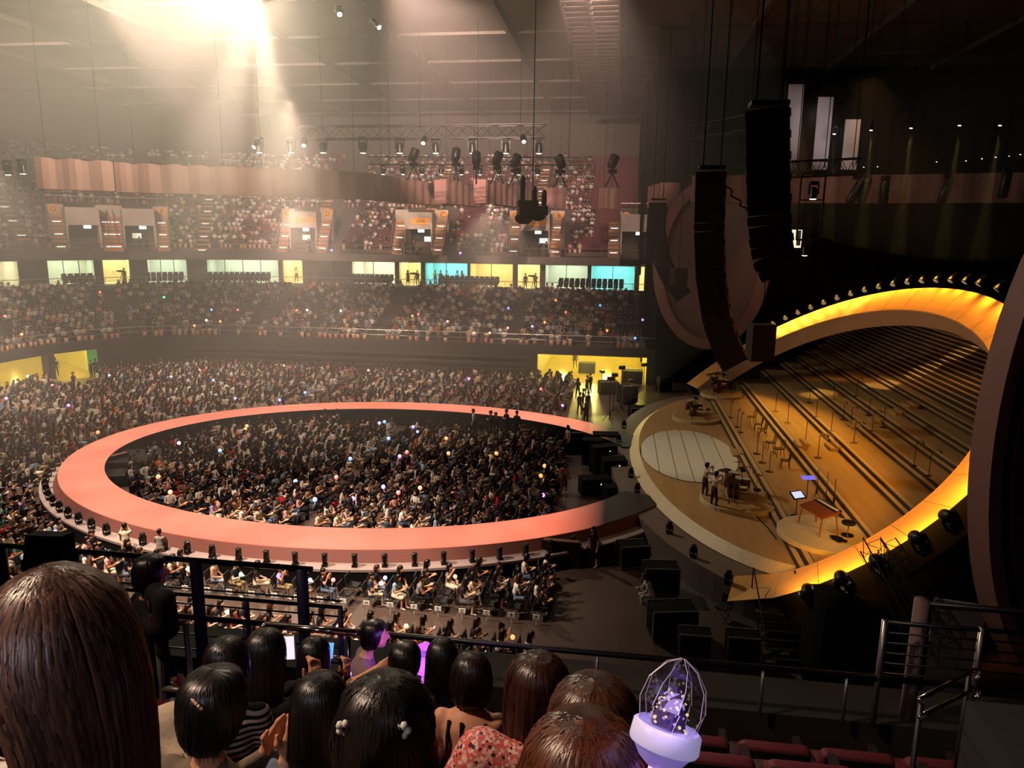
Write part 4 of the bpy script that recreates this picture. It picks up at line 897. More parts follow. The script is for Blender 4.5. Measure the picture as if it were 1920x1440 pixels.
# ---- the rest of the crowd: low bodies joined into one mass
def lowp(seat=True, arms='lap', hair='long', fine=True):
    F_, g_ = [], []; b = MB(); reg = []
    def add(fn, g): n0 = len(b.f); fn(); reg.extend([g]*(len(b.f)-n0))
    n = 6 if fine else 4; t = np.linspace(0, 2*PI, n, endpoint=False)
    def ring(z, y, rx, ry): return [(rx*math.cos(a), y+ry*math.sin(a), z) for a in t]
    hz = .5
    add(lambda: b.loft([ring(hz-.06, 0, .16, .13), ring(hz+.2, .02, .15, .11), ring(hz+.43, .04, .2, .09), ring(hz+.5, .05, .07, .06)], 0, True, False), TOP)
    add(lambda: b.ball((0, .07, hz+.68), .095, 6 if fine else 5, 4, sc=(.9, 1, 1.15)), SKIN)
    if hair != 'cap': add(lambda: b.loft([ring(hz+.835, .05, .03, .03), ring(hz+.79, .05, .105, .115), ring(hz+.705, .025, .122, .115), ring(hz+.62, -.02, .12, .085), ring(hz+(.38 if hair == 'long' else .54), -.06, .12, .05)], 0, True, False), HAIR)
    else: add(lambda: b.loft([ring(hz+.83, .05, .02, .02), ring(hz+.78, .05, .11, .13), ring(hz+.72, .03, .11, .12)], 0, True, False), HAIR)
    add(lambda: b.box((0, .24, hz), (.34, .5, .16)), BOT); add(lambda: b.box((0, .43, .24), (.3, .12, .46)), BOT if fine and arms != 'lap' else SKIN)
    for s in (-1, 1):
        e = np.array([s*.23, .12, hz+.18]); w = {'lap': np.array([s*.1, .28, hz+.12]), 'phone': np.array([s*.05, .3, hz+.3]), 'up': np.array([s*.12, .25, hz+.62])}[arms]
        add(lambda: b.tube((s*.19, .04, hz+.43), e, .05, .04, 4, cap=False), TOP)
        add(lambda: b.tube(e, w, .04, .03, 4, cap=False), SKIN)
    return np.vstack(b.v), b.f, np.array(reg)
def tri_q(f): return f
LOWS = [lowp(True, a, h) for a, h in (('lap', 'long'), ('phone', 'long'), ('phone', 'bob'), ('lap', 'bob'), ('phone', 'cap'), ('up', 'long'))]
LOWF = [lowp(True, a, h, False) for a, h in (('lap', 'long'), ('phone', 'long'), ('lap', 'bob'), ('phone', 'cap'), ('up', 'bob'))]
CM_ = mat('crowd_clothes', (.5, .5, .5), .75, spec=.2); nt = CM_.node_tree; at = nt.nodes.new('ShaderNodeAttribute'); at.attribute_name = 'tone'; nt.links.new(at.outputs['Color'], nt.nodes['Principled BSDF'].inputs['Base Color'])
TOPS_UP = [('white', '#efe8de', 46), ('black', '#121016', 30), ('pink', '#d98f88', 8), ('red', '#b02a34', 4), ('beige', '#c9ad88', 8), ('navy', '#222a44', 4)]
def mass(name, items, temps, label, cat, tops=None):
    """items: (x, y, z, rz, dark); many far spectators joined into one crowd"""
    VV, FV, FN, CC = [], [], [], []; base = 0
    for (x, y, z, rz, dark) in items:
        V, Fs, R = temps[rng.choice(len(temps), p=([.3, .28, .17, .13, .08, .04] if len(temps) == 6 else [.33, .33, .2, .1, .04]))]; c, s = math.cos(rz), math.sin(rz); sc = rng.uniform(.92, 1.08); W = V*sc
        W = np.stack([W[:, 0]*c-W[:, 1]*s+x, W[:, 0]*s+W[:, 1]*c+y, W[:, 2]+z], 1); VV.append(W)
        pal = np.array([lin(random.choice(SKINS)), lin(pick(tops or TOPS)[1]), lin(pick(BOTS)[1]), (0, 0, 0), lin(random.choice(HAIRS))])
        for f, g in zip(Fs, R): FV.extend([i+base for i in f]); FN.append(len(f))
        CC.append(pal[R]); base += len(V)
    V = np.vstack(VV); FN = np.array(FN); C3 = np.vstack(CC); me = bpy.data.meshes.new(name)
    me.vertices.add(len(V)); me.vertices.foreach_set('co', V.ravel()); me.loops.add(len(FV)); me.loops.foreach_set('vertex_index', np.array(FV, np.int32)); me.polygons.add(len(FN))
    me.polygons.foreach_set('loop_start', np.r_[0, np.cumsum(FN)[:-1]].astype(np.int32)); me.polygons.foreach_set('loop_total', FN.astype(np.int32)); me.materials.append(CM_)
    me.update(calc_edges=True); a = me.attributes.new('tone', 'FLOAT_COLOR', 'FACE'); a.data.foreach_set('color', np.hstack([C3, np.ones((len(C3), 1))]).ravel())
    return tag(link(name, me), label, cat, None, 'stuff')
rest = [s for s in seats if id(s) not in iset]
mass('floor_crowd', [(s[0]+rng.normal(0, .13), s[1]+rng.normal(0, .09), 0, -PI/2+rng.normal(0, .55), 0) for s in rest if rng.random() < .95], LOWS, 'dense seated crowd filling the arena floor around and inside the runway', 'crowd')
b = MB()
for s in rest:
    if proj((s[0], s[1], 0))[1] > 800: b.box((s[0]-.22, s[1], .66), (.05, .42, .42))
tag(b.build('floor_chairs', CHP), 'rows of black chair backs among the floor crowd', 'chairs', None, 'stuff')
# ---- stands
REDS = mat('stand_seat_red', '#5e1c28', .7); RSEAT = []
def occ(x, y): return .5+.5*math.sin(x*.31+1.7*math.sin(y*.23))*math.cos(y*.6+x*.11)
low_items, up_items = [], []; sb = MB(); ub = MB()
PORT = [(568, 3.6), (784, 3.4), (1003, 3.5), (262, 3.4), (158, 3.4), (1192, 2.2)]; PS = [(s_at_px(p, 18, 13), w) for p, w in PORT]
AIS = [s_at_px(p, 24, 14) for p in (388, 600, 802, 1004, 18)]
LAIS = [s_at_px(p, 7, 5) for p in (218, 462, 520, 745, 980, 1215)]
for i in range(NL-1):
    off = i+.55; z = WZ+i*.29; s = LEND+.5
    while s < LARC+8:
        p, n = bowl(s, off); ds = .56/(1+off/RC) if 0 <= s < LARC else .56
        if all(abs(s-a)*(1+off/RC if s > 0 else 1) > .75 for a in LAIS):
            rz = math.atan2(n[1], n[0])+PI/2; sb.box((p[0]+n[0]*.28, p[1]+n[1]*.28, z+.62), (.48, .06, .5), rotz(rz))
            if rng.random() < .45+.45*occ(s, off): low_items.append((p[0], p[1], z, rz+rng.normal(0, .15), 0))
        s += ds
for i in range(NU):
    off = 18+i*.86+.5; z = UZ+.5+i*.51; s = UEND+.4
    while s < LARC+6:
        p, n = bowl(s, off); k = (1+off/RC) if 0 <= s < LARC else 1.; ds = .56/k
        blk = any(abs(s-a)*k < w for a, w in PS) and i < 10 or any(abs(s-a)*k < .85 for a in AIS)
        px = proj((p[0], p[1], z))[0]
        if not blk:
            rz = math.atan2(n[1], n[0])+PI/2; ub.box((p[0]+n[0]*.26, p[1]+n[1]*.26, z+.6), (.5, .06, .55), rotz(rz)); ub.box((p[0], p[1], z+.42), (.5, .45, .07), rotz(rz))
            e = .74 if px < 1050 else (.74 if px < 1112 else 0)
            if 868 < px < 912 and i > 2: e = .06
            if occ(s*1.3, off*1.7) < .16: e *= .15
            if i < 8 and 905 > px > 640: e *= .75
            if rng.random() < e: up_items.append((p[0], p[1], z, rz+rng.normal(0, .15), 0))
        s += ds
mass('lower_stand_crowd', low_items, LOWF, 'dim seated crowd filling the lower stand', 'crowd')
mass('upper_stand_crowd', up_items, LOWF, 'seated crowd in pale clothes filling the steep upper stand', 'crowd', TOPS_UP)
tag(sb.build('lower_stand_seats', mat('lower_seat_dark', '#2a2226', .7)), 'dark seat backs in rows on the lower stand', 'seats', None, 'stuff')
tag(ub.build('upper_stand_seats', REDS), 'dark red seats in rows on the upper stand', 'seats', None, 'stuff')
print('individuals', len(indiv), 'rest', len(rest), 'lower', len(low_items), 'upper', len(up_items))
# ================================================================== things on the stage
def stage_pt(px, py):
    z = 1.5
    for _ in range(6): q = at_z(px, py, z); z = tier_z(q[0])
    return np.array([q[0], q[1], z])
MICM = mat('mic_stand_metal', '#3a2414', .4, .5)
def mk_mic():
    r = empty('microphone_stand'); a = MB(); a.lathe([(.2, 0), (.2, .02), (.05, .04)], n=12); p1 = a.build('base', MICM, r); p2 = MB().tube((0, 0, .02), (0, 0, 1.15), .018, n=6).build('pole', MICM, r)
    p3 = MB().tube((0, 0, 1.15), (.14, -.3, 1.28), .015, n=6).build('boom', MICM, r); m = MB(); m.lathe([(.022, 0), (.03, .12), (.04, .17), (.02, .2)], (.14, -.3, 1.28), (.3, -.8, -.5), 8); p4 = m.build('microphone', BLKM, r); kid(r, p1, p2, p3, p4); return r
MT = mk_mic(); mics = [(268, 910), (307, 962), (325, 992), (417, 1113), (447, 1163), (487, 1213), (522, 873), (590, 938), (712, 826), (750, 905), (690, 1055), (760, 1135), (848, 808), (835, 985), (905, 895), (948, 930), (962, 1050), (1050, 870), (1065, 985), (1128, 965), (1300, 1180), (1383, 1238), (975, 790)]
for i, (cx, cy_) in enumerate(mics):
    o = MT if i == 0 else copy_tree(MT); q = stage_pt(1280+cx/3, 480+cy_/3); o.location = q; o.rotation_euler = (0, 0, rng.uniform(-.5, .5)); o.scale = (1, 1, rng.uniform(.85, 1.1))
    tag(o, 'thin dark microphone stand on the stage tiers, %s counted from the far front' % ORD[i], 'mic stand', 'microphone stands on the tiers')
WCH = mat('dark_wood_chair', '#4a2812', .45)
def mk_wchair():
    r = empty('wooden_chair'); ks = [MB().box((0, 0, .45), (.44, .42, .04)).build('seat', WCH, r)]
    for sx in (-1, 1):
        ks.append(MB().tube((sx*.18, .17, .44), (sx*.2, .2, 0), .018, n=6).build('leg', WCH, r)); ks.append(MB().tube((sx*.17, -.18, .44), (sx*.2, -.24, 0), .018, n=6).build('leg', WCH, r))
    b = MB(); b.path([(-.19, -.2, .45), (-.2, -.26, .8), (-.1, -.28, .92), (.1, -.28, .92), (.2, -.26, .8), (.19, -.2, .45)], .018, 6); ks.append(b.build('back_hoop', WCH, r))
    for x in (-.09, 0, .09): ks.append(MB().tube((x, -.2, .45), (x, -.27, .9), .01, n=5).build('spindle', WCH, r))
    kid(r, *ks); return r
WT = mk_wchair()
for i, (cx, cy_) in enumerate([(385, 942), (422, 984), (444, 1012), (492, 1092), (538, 1128), (572, 1196)]):
    o = WT if i == 0 else copy_tree(WT); o.location = stage_pt(1280+cx/3, 480+cy_/3); o.rotation_euler = (0, 0, PI/2+rng.normal(0, .2)); tag(o, 'dark wooden hoop back chair on the first tier, %s from the far end' % ORD[i], 'chair', 'wooden chairs on the first tier')
DRM1 = mat('drum_shell', '#6e4020', .35); DRM2 = mat('drum_skin', '#cfc2a4', .5); BRASS = mat('cymbal_brass', '#8a6a2c', .3, .9); CHRO = mat('chrome', '#bdb8b0', .15, 1.0)
def drumkit(loc, rz, sc, label, riser_r, n_cym=5):
    ri = empty('drum_riser', loc, 0, 'round low amber riser under the '+label.split(' on ')[0][:40], 'riser'); b = MB(); b.lathe([(riser_r, 0), (riser_r, .2), (riser_r-.04, .22)], n=40); b.build('riser_body', STP, ri); b = MB(); b.lathe([(riser_r-.05, .221), (riser_r-.2, .226)], n=40); b.build('riser_top', STF, ri)
    r = empty('drum_kit', (loc[0], loc[1], loc[2]+.23), rz, label, 'drums'); r.scale = (sc,)*3
    def drum(c, ax, rad, h, nm):
        b = MB(); b.lathe([(rad, -h/2), (rad, h/2)], c, ax, 18); d = b.build(nm, DRM1, r, True); b = MB(); b.lathe([(rad*.96, h/2+.004), (rad*.5, h/2+.008)], c, ax, 18); b.build('drum_head', DRM2, d); b = MB(); b.lathe([(rad*1.03, h/2-.03), (rad*1.03, h/2+.01)], c, ax, 18, cap=False); b.build('hoop', CHRO, d)
    drum((0, .25, .3), (0, 1, .0), .3, .45, 'bass_drum'); drum((-.25, .15, .78), (.2, -.2, 1), .16, .22, 'tom'); drum((.2, .15, .78), (-.2, -.2, 1), .17, .24, 'tom'); drum((.62, -.1, .55), (0, 0, 1), .22, .42, 'floor_tom'); drum((-.45, -.25, .62), (0, 0, 1), .18, .15, 'snare'); drum((.75, .4, .62), (0, 0, 1), .2, .6, 'conga'); drum((.4, .65, .62), (0, 0, 1), .19, .6, 'conga')
    for k in range(n_cym):
        a = k/n_cym*4.6-.9; c = np.array([math.cos(a)*.95, math.sin(a)*.8, 1.05+.18*(k % 3)]); st = MB(); st.tube((c[0], c[1], 0), c, .014, n=6)
        for q in range(3): st.tube((c[0], c[1], .3), (c[0]+.22*math.cos(q*2.1), c[1]+.22*math.sin(q*2.1), .01), .01, n=5)
        s_ = st.build('cymbal_stand', CHRO, r); b = MB(); b.lathe([(.24, 0), (.05, .02), (.04, .05), (.01, .055)], c, (.2*math.cos(a), .2*math.sin(a), 1), 20); b.build('cymbal', BRASS, s_)
    b = MB(); b.lathe([(.17, .48), (.18, .55), (.15, .57)], (0, -.75, 0), n=12); b.build('throne_seat', CHP, r); b = MB(); b.tube((0, -.75, 0), (0, -.75, .48), .02, n=6); b.build('throne_post', CHRO, r)
    for z_, x_ in ((1.0, 1.15), (.9, -1.1)): b = MB(); b.box((x_, .2, z_), (.5, .22, .1), rotz(.4)); b.tube((x_, .2, 0), (x_, .2, z_), .02, n=6); b.build('percussion_pad', BLKM, r)
dk = stage_pt(1388, 948); drumkit((dk[0], dk[1]+.4, 1.5), 1.2, 1.0, 'large drum kit with congas and cymbals on a round riser', 1.75, 7)
dk = stage_pt(1306, 786); drumkit((dk[0], dk[1], 1.5), 1.4, .95, 'distant drum kit near the far stage edge', 1.6, 4)
dk = stage_pt(1352, 742); drumkit((dk[0], dk[1], dk[2]), 1.2, 1.15, 'dark percussion set by the far arch foot', 1.5, 6)
# keyboard desk with tilted brown top, stool, pedals, tablet
kp = stage_pt(1532, 1000); ri = empty('keyboard_riser', (kp[0]+.4, kp[1]-.3, kp[2]), 0, 'low round amber riser under the keyboard desk', 'riser'); b = MB(); b.lathe([(2.0, 0), (2.0, .16), (1.95, .18)], n=40); b.build('riser_body', STP, ri)
kb = empty('keyboard_desk', (kp[0], kp[1], kp[2]+.19), .35, 'brown tilted keyboard desk on splayed legs near the arch rim', 'desk'); KBM = mat('desk_brown', '#8a4a20', .45)
b = MB(); b.box((0, 0, .85), (.8, 1.5, .08), roty(-.25)); b.build('desk_top', KBM, kb); b = MB(); b.box((.35, 0, .95), (.3, 1.4, .06), roty(-.1)); b.build('keyboard', BLKM, kb); b = MB(); b.box((.36, 0, .985), (.12, 1.3, .015), roty(-.1)); b.build('white_keys', TAGM, kb)
for sx, sy in ((-.3, -.65), (.3, -.65), (-.3, .65), (.3, .65)): b = MB(); b.tube((sx, sy, .82), (sx*1.35, sy*1.1, 0), .03, n=6); b.build('leg', KBM, kb)
st = empty('stool', (kp[0]+1.0, kp[1]-.5, kp[2]+.19), 0, 'black round stool beside the keyboard desk', 'stool'); b = MB(); b.lathe([(.25, .48), (.27, .55), (.24, .58)], n=14); b.build('seat', CHP, st); b = MB(); b.tube((0, 0, .03), (0, 0, .48), .03, n=8); b.build('post', CHRO, st); b = MB(); b.lathe([(.24, 0), (.24, .03)], n=12); b.build('base', BLKM, st)
for i in range(4):
    b = MB(); b.box((0, 0, .04), (.16, .3, .07)); o = b.build('effect_pedal', BLKM); o.location = (kp[0]+.35+.1*i, kp[1]-.9-.25*(i % 2), kp[2]+.19); o.rotation_euler = (0, 0, i*.3); tag(o, 'small black effect pedal under the keyboard desk, %s in line' % ORD[i], 'pedal', 'effect pedals')
tb = stage_pt(1492, 968); r = empty('music_tablet', tb, .5, 'glowing tablet screen on a stand before the keyboard desk', 'tablet'); b = MB(); b.box((0, 0, .95), (.62, .42, .04), rotx(.6)); b.build('case', BLKM, r); b = MB(); b.box((0, -.012, .972), (.5, .32, .01), rotx(.6)); b.build('screen', mat('tablet_screen', (.1, .1, .3), emit=(.55, .6, 1), es=1.2), r); b = MB(); b.tube((0, 0, 0), (0, 0, .93), .02, n=6); b.build('pole', BLKM, r); b = MB(); b.lathe([(.22, 0), (.2, .03)], n=10); b.build('base', BLKM, r)
tb = stage_pt(1512, 935); r = empty('music_stand', tb, .2, 'slim stand with violet lit screen behind the keyboard desk', 'music stand'); b = MB(); b.box((0, 0, 1.0), (.6, .3, .02), rotx(.3)); b.build('screen', mat('violet_screen', (.1, .1, .3), emit=(.2, .18, 1), es=.8), r); b = MB(); b.tube((0, 0, 0), (0, 0, 1.0), .018, n=6); b.build('pole', BLKM, r)
for i, (px, py) in enumerate([(1530, 935), (1548, 940), (1562, 955)]):
    gp = stage_pt(px, py); r = empty('guitar_on_stand', gp, rng.uniform(0, 3), 'dark electric guitar upright on a stand, %s from the front' % ORD[i], 'guitar'); t_ = np.linspace(0, 2*PI, 20, endpoint=False)
    sh_ = [(.17*math.cos(a)*(1+.25*math.cos(2*a+.6)), .02, .45+.22*math.sin(a)) for a in t_]; b = MB(); b.loft([sh_, [(x, -.02, z) for x, y, z in sh_]]); b.build('body', DRM1 if i == 1 else BLKM, r); b = MB(); b.box((0, 0, .95), (.05, .025, .65)); b.build('neck', WCH, r); b = MB(); b.box((0, 0, 1.32), (.07, .02, .14)); b.build('headstock', WCH, r); b = MB()
    for q in range(3): b.tube((0, .02, .4), (.22*math.cos(q*2.1), .22*math.sin(q*2.1), 0), .012, n=5)
    b.build('stand', BLKM, r)
# coiled cables on the stage floor
for i, pts in enumerate([[(1472, 972), (1462, 985), (1470, 1000), (1478, 1015)], [(1404, 950), (1425, 975), (1440, 990), (1455, 1010)]]):
    b = MB(); b.path([at_z(*p, 1.53 if i else 1.83) for p in pts], .025, 5); tag(b.build('cable', BLKM), ['thin black cable trailing from the tablet stand', 'thick black cable trailing from the large drum kit'][i], 'cable')
for i, (px, py) in enumerate([(1225, 806), (1275, 835), (1300, 850), (1330, 870)]): pass
# ================================================================== crew and other standing people
STT = []
for arms, hk, turn, skirt in [('hang', 'none', .4, False), ('fold', 'cap', .1, False), ('up', 'none', .3, False), ('phone', 'long', .2, False), ('hang', 'long', .5, True), ('one', 'none', .2, False)]:
    sk, hd = skeleton('stand', .03, .02, arms, turn, skirt, True, 1.08 if not skirt else 1.0); V, Q, R = grow(sk, .024, .016); bm_ = mesh_of('person', V, Q, R, PM); V, Q, R = grow(hair_prims(hd, hk), .022, .014); STT.append((bm_, mesh_of('hair', V, Q, None, [HM]), hk))
def stand_at(q, rz, k, label, top='#141214', bot='#121114', skin='#b98560', hair='#100c0a', sc=1.0, grp=None):
    bm_, hm_, hk = STT[k]; o = link('person', bm_, None, q); o.rotation_euler = (0, 0, rz); o.scale = (sc,)*3; tag(o, label, 'person', grp); h = link('hair', hm_, o)
    o['skin_tone'] = lin(skin); o['top_tone'] = lin(top); o['bottom_tone'] = lin(bot); h['hair_tone'] = lin(hair); return o
stand_at(stage_pt(1320, 936), -1.2, 2, 'stagehand in pale shirt behind the drum kit, farther of the two', '#cfc6b4', '#4a3a34'); stand_at(stage_pt(1337, 955), -1.1, 2, 'stagehand in pale shirt reaching up to the cymbals', '#c9c4ba', '#40332e')
for i, (px, py, k, top) in enumerate([(889, 832, 0, '#c9bfb4'), (922, 832, 1, '#171416'), (931, 826, 0, '#171416'), (951, 833, 1, '#141214'), (970, 833, 0, '#141214')]):
    q = at_y(px, 768+3*(i % 3), 45.6)-np.array([0, 0, 1.72]); stand_at(q, PI/2+.3*i, k, 'crew member standing before the far runway, %s from the left' % ORD[i] if i else 'crew member with pale shirt standing before the far runway', top, grp='crew at the far runway')
q = at_y(935, 800, 45.6); pz = at_y(935, 769, 45.6)[2]-1.72-.01
b = MB(); b.box((q[0], 45.7, pz/2), (3.6, 1.0, pz)); tag(b.build('crew_platform', BLKM), 'low black platform under the crew before the far runway', 'platform')
q = at_y(622, 800, 47.2); pz = at_y(622, 768, 47.2)[2]-1.72-.01
b = MB(); b.box((q[0], 47.3, pz/2), (1.6, .9, pz)); tag(b.build('crew_platform', BLKM), 'low black platform under the two walking people', 'platform')
for i, (px, py) in enumerate([(611, 806), (634, 806)]): stand_at(at_y(px, 768, 47.2)-np.array([0, 0, 1.72]), 1.5, 3, 'walking person at the inner far runway edge, %s of two' % ['farther', 'nearer'][i], ['#7a5348', '#b09a8a'][i], '#4a3a34')
for i, (px, py, k) in enumerate([(1107, 737, 0), (1100, 742, 1), (1083, 748, 3), (1092, 770, 1), (1086, 778, 0), (1101, 776, 0), (1098, 800, 3), (1060, 742, 1), (1052, 738, 0), (1078, 690, 0)]): q = at_z(px, py, 0.02); stand_at(q, rng.uniform(0, 6), k, 'dark silhouetted crew member in the yellow corridor, %s from its far side' % ORD[i], grp='crew in the corridor')
for i, (px, py, k) in enumerate([(106, 706, 0), (172, 711, 1), (181, 708, 0), (139, 736, 1)]): q = at_z(px, py, .02); stand_at(q, rng.uniform(0, 6), k, 'dark silhouetted attendant by the corner corridor, %s from the bowl edge' % ORD[i], grp='attendants by the corner corridor')
stand_at(at_z(1065, 848, 0), 2.2, 4, 'standing woman in pale clothes at the runway end steps', '#b8aca0', '#8d8176'); stand_at(at_z(1057, 925, 0), 3.6, 4, 'standing woman in pink clothes between crowd and racks', '#c98f86', '#7a5a58')
stand_at(at_z(1112, 1062, 0), 2.5, 4, 'standing person in black shorts beside the near runway end', '#131114', '#131114'); stand_at(at_z(240, 1058, .1), .6, 2, 'standing spectator in cream top taking a picture by the runway skirt', '#d6c6a8', '#c9b188'); stand_at(at_z(303, 1062, .1), .2, 1, 'standing attendant in grey against the runway skirt', '#8d857c', '#8d857c', sc=.9)
for i, (px, py, off, k) in enumerate([(234, 534, 17.5, 0), (783, 537, 17.6, 0), (765, 537, 17.6, 4), (1004, 545, 16.4, 1), (985, 547, 15.2, 0), (556, 533, 18.5, 5), (816, 536, 18.2, 1), (826, 536, 18.4, 0), (838, 536, 18.8, 0), (857, 536, 19, 4), (866, 536, 19, 3)]):
    s = s_at_px(px, off, 8); p, n = bowl(s, off); stand_at((p[0], p[1], SZ0), math.atan2(-n[1], -n[0])-PI/2+rng.normal(0, .6), k, 'standing person in the lit suites, %s along from the corner' % ORD[i], ['#15131a', '#15131a', '#7a4a38', '#15131a', '#15131a', '#cfc8bc', '#b79a3c', '#22303a', '#d8d4cc', '#e2e2e2', '#7a4434'][i], grp='people in the lit suites')
for i, (px, off) in enumerate([(262, 17), (275, 17), (755, 17.2), (775, 17), (990, 16.8), (1010, 16.6), (1025, 17), (580, 17)]):
    s = s_at_px(px, off, 12); p, n = bowl(s, off); stand_at((p[0], p[1], UZ), rng.uniform(0, 6), i % 5, 'standing person by the upper stand portals, %s along from the corner' % ORD[i], '#d8d2c8' if i == 2 else '#141216', '#d8d2c8' if i == 2 else '#141216', grp='people by the portals')
# camera tripods in the suites
for i, px in enumerate((229, 778, 1000)):
    s = s_at_px(px, 16.6, 8); p, n = bowl(s, 16.6); r = empty('camera_tripod', (p[0], p[1], SZ0), 0, 'video camera on a tripod in the suites, %s along from the corner' % ORD[i], 'camera')
    for q in range(3): b = MB(); b.tube((0, 0, 1.25), (.35*math.cos(q*2.1), .35*math.sin(q*2.1), 0), .025, n=5); b.build('leg', BLKM, r)
    b = MB(); b.box((0, 0, 1.42), (.55, .2, .24)); b.build('camera_body', BLKM, r); b = MB(); b.lathe([(.09, 0), (.11, .3)], (-.27, 0, 1.42), (-1, 0, 0), 10); b.build('lens_hood', BLKM, r)
# seat rows before the suites
SSM = mat('suite_seat_dark', '#1d191a', .7); sm = MB(); sm.box((0, 0, .45), (.5, .5, .12)); sm.box((0, .25, .75), (.5, .09, .75)); sm.box((0, .1, .2), (.06, .3, .4)); sm = sm.mesh('seat', SSM)
for i, (x0, x1) in enumerate([(118, 178), (252, 345), (388, 505), (602, 735), (822, 935), (1046, 1170)]):
    a, c_ = s_at_px(x1, 14.9, 7.6), s_at_px(x0, 14.9, 7.6); mid = bp((a+c_)/2, 14.9, SZ0); r = empty('suite_seat_row', mid, 0, 'row of dark seats before the lit suites, %s along from the corner' % ORD[i], 'seats', 'seat rows before the suites')
    L = np.linalg.norm(bp(a, 14.9, 0)-bp(c_, 14.9, 0)); n_ = max(3, int(L/.56))
    for off in (14.5, 15.4):
        for t in (np.arange(n_)+.5)/n_:
            p, n = bowl(a+(c_-a)*t, off); o = link('seat', sm, r, (p[0]-mid[0], p[1]-mid[1], .2 if off > 15 else 0)); o.rotation_euler = (0, 0, math.atan2(n[1], n[0])-PI/2)
# ================================================================== glowing light sticks and phones
GL = {'b': (.12, .28, 1), 'v': (.42, .2, 1), 'o': (1, .22, .05), 'r': (1, .08, .06), 'w': (1, .8, .65), 'g': (.1, 1, .45), 'p': (1, .35, .5)}; CNAME = {'b': 'blue', 'v': 'violet', 'o': 'orange', 'r': 'red', 'w': 'white', 'g': 'green', 'p': 'pink'}
gm = {}
for c in GL: g = MB(); g.ball((0, 0, .2), .08, 8, 6); gm[c] = g.mesh('globe', mat('stick_glow_'+c, (1, 1, 1), emit=GL[c], es=2.6), True)
hm_ = MB(); hm_.tube((0, 0, 0), (0, 0, .15), .014, .02, 6); hm_ = hm_.mesh('handle', TAGM)
STK_LOW = 'r13,598 o43,632 o103,531 r190,552 g310,562 b396,586 r449,584 o417,607 o367,616 r558,587 w580,585 w387,606 r784,595 p842,608 o885,630 o917,630 b951,583 o1045,568 r1060,590 b1128,577 v1203,605 b1187,639 o1138,625 v997,618 o1020,610 r950,620 o773,598 w640,588'
STK_FLO = 'v10,753 v130,765 g55,710 w207,710 v320,712 b400,719 b573,742 v437,753 r377,700 r97,728 o463,803 o459,812 p338,836 b417,852 o293,903 o322,933 b555,913 b590,947 r630,905 o180,818 v879,716 r1017,735 v1055,767 b722,798 b787,817 b726,830 v772,807 o838,830 o935,855 o844,858 r762,857 b653,868 v748,863 o1020,883 o1013,898 v1012,937 b721,923 r746,933 o788,925 v663,942 b710,800 v525,757 o690,700 w536,690'
STK_NEAR = 'g443,1087 r674,1076 w676,1090 b677,1100 b685,1053 b127,992 v1023,1212 o880,1068 o786,1136 o725,1205 o1010,1195 o820,1202 p1000,1245 w400,1140'
NEARP = [x for x in COL.objects if x.name.startswith('person') and x.get('group') == 'spectators seated on the near floor' and x.location.y < 27]
def stick(q, c, label, sc):
    r = empty('light_stick', q, 0, label, 'light stick', 'glowing light sticks in the crowd'); r.scale = (sc,)*3; r.rotation_euler = (rng.normal(0, .3), rng.normal(0, .3), 0); link('globe', gm[c], r); link('handle', hm_, r)
for txt, where, kind in ((STK_LOW, 'in the lower stand', 0), (STK_FLO, 'on the floor', 1), (STK_NEAR, 'in the nearest floor block', 2)):
    cnt = {}
    for w in txt.split():
        c = w[0]; px, py = map(float, w[1:].split(',')); cnt[c] = cnt.get(c, 0)+1
        if kind == 0:
            d = ray(px, py); lo, hi = 50., 95.
            for _ in range(40):
                m_ = (lo+hi)/2; q = CAM+d*m_; off = q[1]-68 if q[0] > -36 else math.hypot(q[0]+36, q[1]-54)-RC; zt = WZ+.29*off+.95
                if q[2] > zt: lo = m_
                else: hi = m_
        else: q = at_z(px, py, 1.05)
        if kind == 2:
            pn = min(NEARP, key=lambda o: (o.location.x+.4-q[0])**2+(o.location.y-q[1])**2); NEARP.remove(pn); a_ = pn.rotation_euler.z; q = np.array([pn.location.x+.12*math.cos(a_)-.42*math.sin(a_), pn.location.y+.12*math.sin(a_)+.42*math.cos(a_), .74])
        stick(q, c, '%s glowing light stick %s, %s of that colour' % (CNAME[c], where, ORD[cnt[c]-1]), [1.5, 1.35, 1.0][kind])
for c, px, py in [('b', 625, 474), ('v', 861, 480), ('o', 525, 380), ('w', 930, 398)]:
    d = ray(px, py); lo, hi = 70., 115.
    for _ in range(40):
        m_ = (lo+hi)/2; q = CAM+d*m_; off = q[1]-68 if q[0] > -36 else math.hypot(q[0]+36, q[1]-54)-RC; zt = UZ+.5+.51*max(0, (off-18)/.86)+.6
        if q[2] > zt: lo = m_
        else: hi = m_
    stick(q, c, '%s glowing light stick in the upper stand' % CNAME[c], 1.5)
PHB = mat('phone_body', '#111114', .4); PHS = mat('phone_screen', (1, 1, 1), emit=(.9, .93, 1), es=2.2)
pm1 = MB().box((0, 0, 0), (.078, .01, .16)).mesh('phone_body', PHB); pm2 = MB().box((0, -.007, 0), (.07, .004, .15)).mesh('screen', PHS)
k = 0
